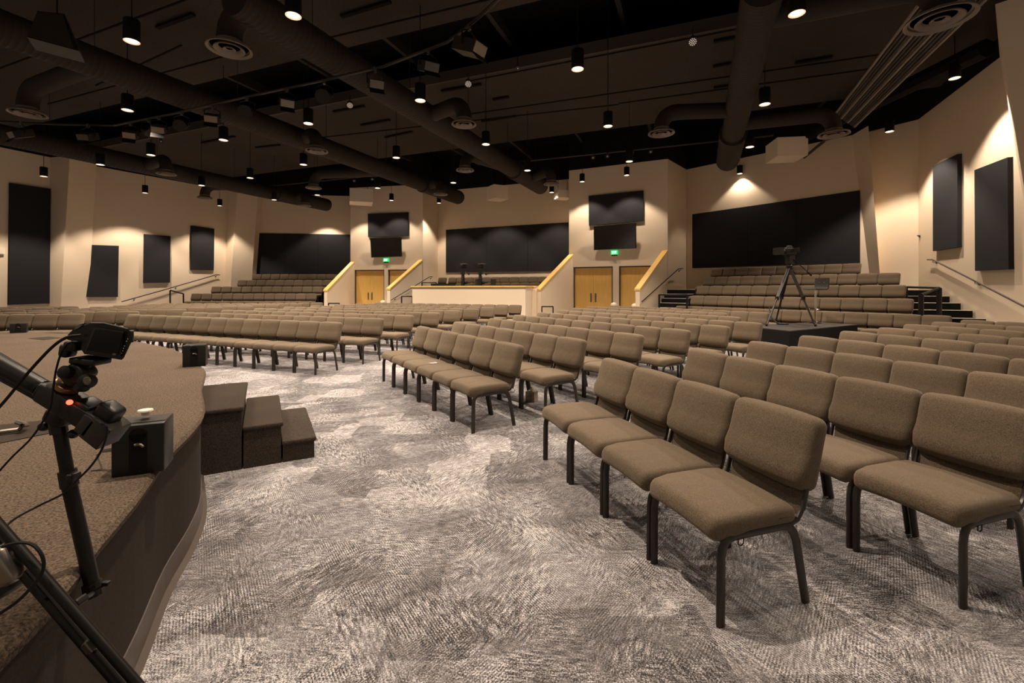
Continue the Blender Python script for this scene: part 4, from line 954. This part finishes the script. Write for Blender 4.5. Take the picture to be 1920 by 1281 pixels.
mb = MB(); mb.rbox((.06, .05, .04), .01, J(112, 782), rot2(25), seg=2, mid=1); mb.build('pivot_bracket', 'bmetal', t, True)
mb = MB(); m_ = rot2(35); mb.lathe([(.030, -.012), (.033, -.008), (.033, .004), (.028, .008)], J(128, 722), 20, m_); mb.build('index_ring', 'copper', t, True)
# support pole under the carriage
mb = MB(); mb.rod(J(110, 797), J(127, 890), .0165, 12); mb.build('pole_upper', 'bmetal', t, True)
mb = MB(); mb.tube([J(108, 792), J(111, 812)], .021, 12); mb.build('pole_cap', 'bplast', t)
mb = MB(); mb.tube([J(126, 882), J(131, 912)], .022, 12); mb.rbox((.022, .03, .02), .005, J(138, 893, -.02), seg=2, mid=1); mb.build('pole_collar', 'bplast', t)
mb = MB(); mb.tube([J(129, 905), J(175, 1105)], .0185, 12); mb.build('pole_lower', 'bmetal', t, True)
mb = MB(); mb.tube([J(172, 1093), J(177, 1116)], .024, 12); mb.rod(J(180, 1106, -.02), J(201, 1094, -.02), .004, 6); mb.rbox((.02, .014, .012), .003, J(199, 1094, -.02), seg=1, mid=1); mb.build('pole_clamp', 'bmetal', t)
mb = MB(); mb.rbox((.055, .03, .018), .005, J(139, 1135, -.22), rot2(-35), seg=2, mid=1); mb.rod(J(150, 1127, -.2), J(176, 1112), .006, 6); mb.ball(J(137, 1139, -.26), .008, 8); mb.build('link_bracket', 'bmetal', t)
# twin lower legs reaching the floor
for dx in (-8, 12):
    a = J(-90+dx, 905-dx*.6, -.3); b = J(235+dx, 1281+(-10 if dx > 0 else 8), -.3); d = (b-a); k = (a.z)/(a.z-b.z); e = a+d*(k*.999)
    mb = MB(); mb.rod(a, e, .0105, 10); mb.build('leg', 'bmetal', t, True)
mb = MB(); mb.rbox((.03, .02, .02), .004, J(168, 1212, -.3), rot2(50), seg=1, mid=1); mb.build('leg_joint', 'steel', t)
mb = MB(); mb.rbox((.05, .06, .09), .015, J(18, 1055, -.3), rot2(-30), seg=2, mid=1); mb.rod(J(5, 1040, -.3), J(36, 1035, -.3), .012, 8); mb.build('leg_clamp', 'steel', t, True)
mb = MB(); mb.rbox((.08, .06, .09), .02, J(-8, 1085, -.3), rot2(-30), seg=2, mid=1); mb.build('clamp_body', 'bplast', t, True)
def sm3(p, n=6):
    return [Vector(v) for v in smooth2([tuple(x) for x in p], n)]
# ball head + camera: things held by the crane
hp = J(150, 700)
t2 = thing('ball_head', hp, 'black ball head with round knobs between crane and camera', 'tripod head')
mb = MB(); mb.rbox((.07, .06, .06), .018, J(148, 700), rot2(-35), seg=3, mid=1); mb.build('head_body', 'bplast', t2, True)
mb = MB(); mb.rod(J(155, 693), J(168, 676), .014, 10); mb.build('neck', 'bmetal', t2, True)
for x, y, r_ in ((125, 698, .018), (162, 715, .019), (151, 727, .012)):
    mb = MB(); mb.lathe([(r_*.8, -.02), (r_, -.014), (r_, .01), (r_*.7, .014)], J(x, y, -.035), 14, Matrix.Rotation(R(75), 4, 'X')); mb.build('knob', 'rub', t2, True)
mb = MB(); mb.lathe([(.012, 0), (.008, .002)], J(163, 714, -.055), 12, Matrix.Rotation(R(90), 4, 'X')); mb.build('knob_cap', 'steel', t2)
mb = MB(); mb.rbox((.075, .06, .018), .005, J(170, 676), rot2(6), seg=2, mid=1); mb.ball(J(143, 677), .012, 8, (1.6,1,1)); mb.build('quick_release_plate', 'bplast', t2, True)
cm = J(198, 643)
t3 = thing('cinema_camera', cm, 'black cinema camera with a large tilted rear screen on the crane head', 'camera')
def cq(pts, y0, y1, nm, m, par, sm=False):
    mb = MB(); mb.prism([J(x, y, y1) for x, y in pts][::-1], [J(x, y, y0) for x, y in pts][::-1]); return mb.build(nm, m, par, sm)
cq([(160,612),(172,608),(200,610),(240,618),(250,624),(249,636),(232,672),(228,675),(158,664),(152,655)], -.02, .07, 'camera_body', 'bplast', t3)
cq([(176,613),(232,621.5),(226,668),(158,660)], -.026, -.02, 'screen_bezel', 'gplast', t3)
cq([(179,617),(230,625),(221,666),(162,658)], -.029, -.026, 'display', 'screen', t3)
cq([(127,628),(138,617),(147,609),(160,606),(172,612),(160,655),(152,655),(140,640),(126,637)], -.005, .08, 'side_grip', 'bplast', t3)
cq([(143,611),(148,609),(155,609.5),(146,616),(138,619)], -.008, -.004, 'grip_button', 'steel', t3)
mb = MB(); mb.tube([J(160,611,-.01), J(172,607,-.01), J(195,607,-.01), J(220,613,-.01), J(240,618,-.01)], .004, 6); mb.build('top_edge', 'gplast', t3)
mb = MB()
for x, y in ((239.5,635.5),(237.5,640),(233.5,649),(231.5,653.5),(230,658),(228,662.5)): mb.ball(J(x, y, -.021), .0014, 6)
mb.build('button_marks', 'paper', t3)
cq([(212,662.5),(218,663.5),(216,666.5),(210,665.5)], -.0305, -.029, 'screen_icon', 'steel', t3)
mb = MB(); mb.rbox((.028, .04, .04), .01, J(128, 657), rot2(8), seg=2, mid=1); mb.rbox((.035, .05, .03), .008, J(143, 648), seg=2, mid=1); mb.build('connector_block', 'bplast', t3, True)
mb = MB(); mb.tube([J(197, 640, .06), J(197, 640, .15)], .034, 16); mb.build('lens', 'bplast', t3, True)
def cable(pts, r, lab, m='rub'):
    w = sm3([J(*p) for p in pts]); mb = MB(); mb.tube(w, r, 6); tag(mb.build('camera_cable', m, loc=w[0], smooth=True), lab, 'cable', 'cables on the camera crane')
cable([(152,629,-.03),(128,632,-.04),(105,645,-.045),(78,671,-.045),(45,708,-.045),(15,745,-.045),(-20,785,-.045)], .0042, 'thick black cable curving from the camera to the left edge')
cable([(145,641,-.03),(128,644,-.04),(115,662,-.045),(105,695,-.045),(99,735,-.05),(92,770,-.05),(60,820,-.05),(20,860,-.05),(-20,905,-.05)], .0026, 'thin black cable hanging from the camera across the arm')
cable([(-20,703,-.03),(40,735,-.03),(105,769,-.03)], .0022, 'taut thin wire below the crane arm')
cable([(190,795,-.04),(199,798,-.05),(200,815,-.05),(190,845,-.05),(170,875,-.05),(145,900,-.04),(120,925,-.03),(70,950,-.03),(25,975,-.1),(0,1002,-.2),(-20,1030,-.25)], .003, 'thin cable looping from the motor down behind the pole')
cable([(5,1025,-.34),(35,1018,-.34),(62,1022,-.34),(80,1045,-.34),(80,1072,-.34),(60,1100,-.34),(30,1130,-.34),(-15,1160,-.34)], .0035, 'cable loop around the lower leg clamp')
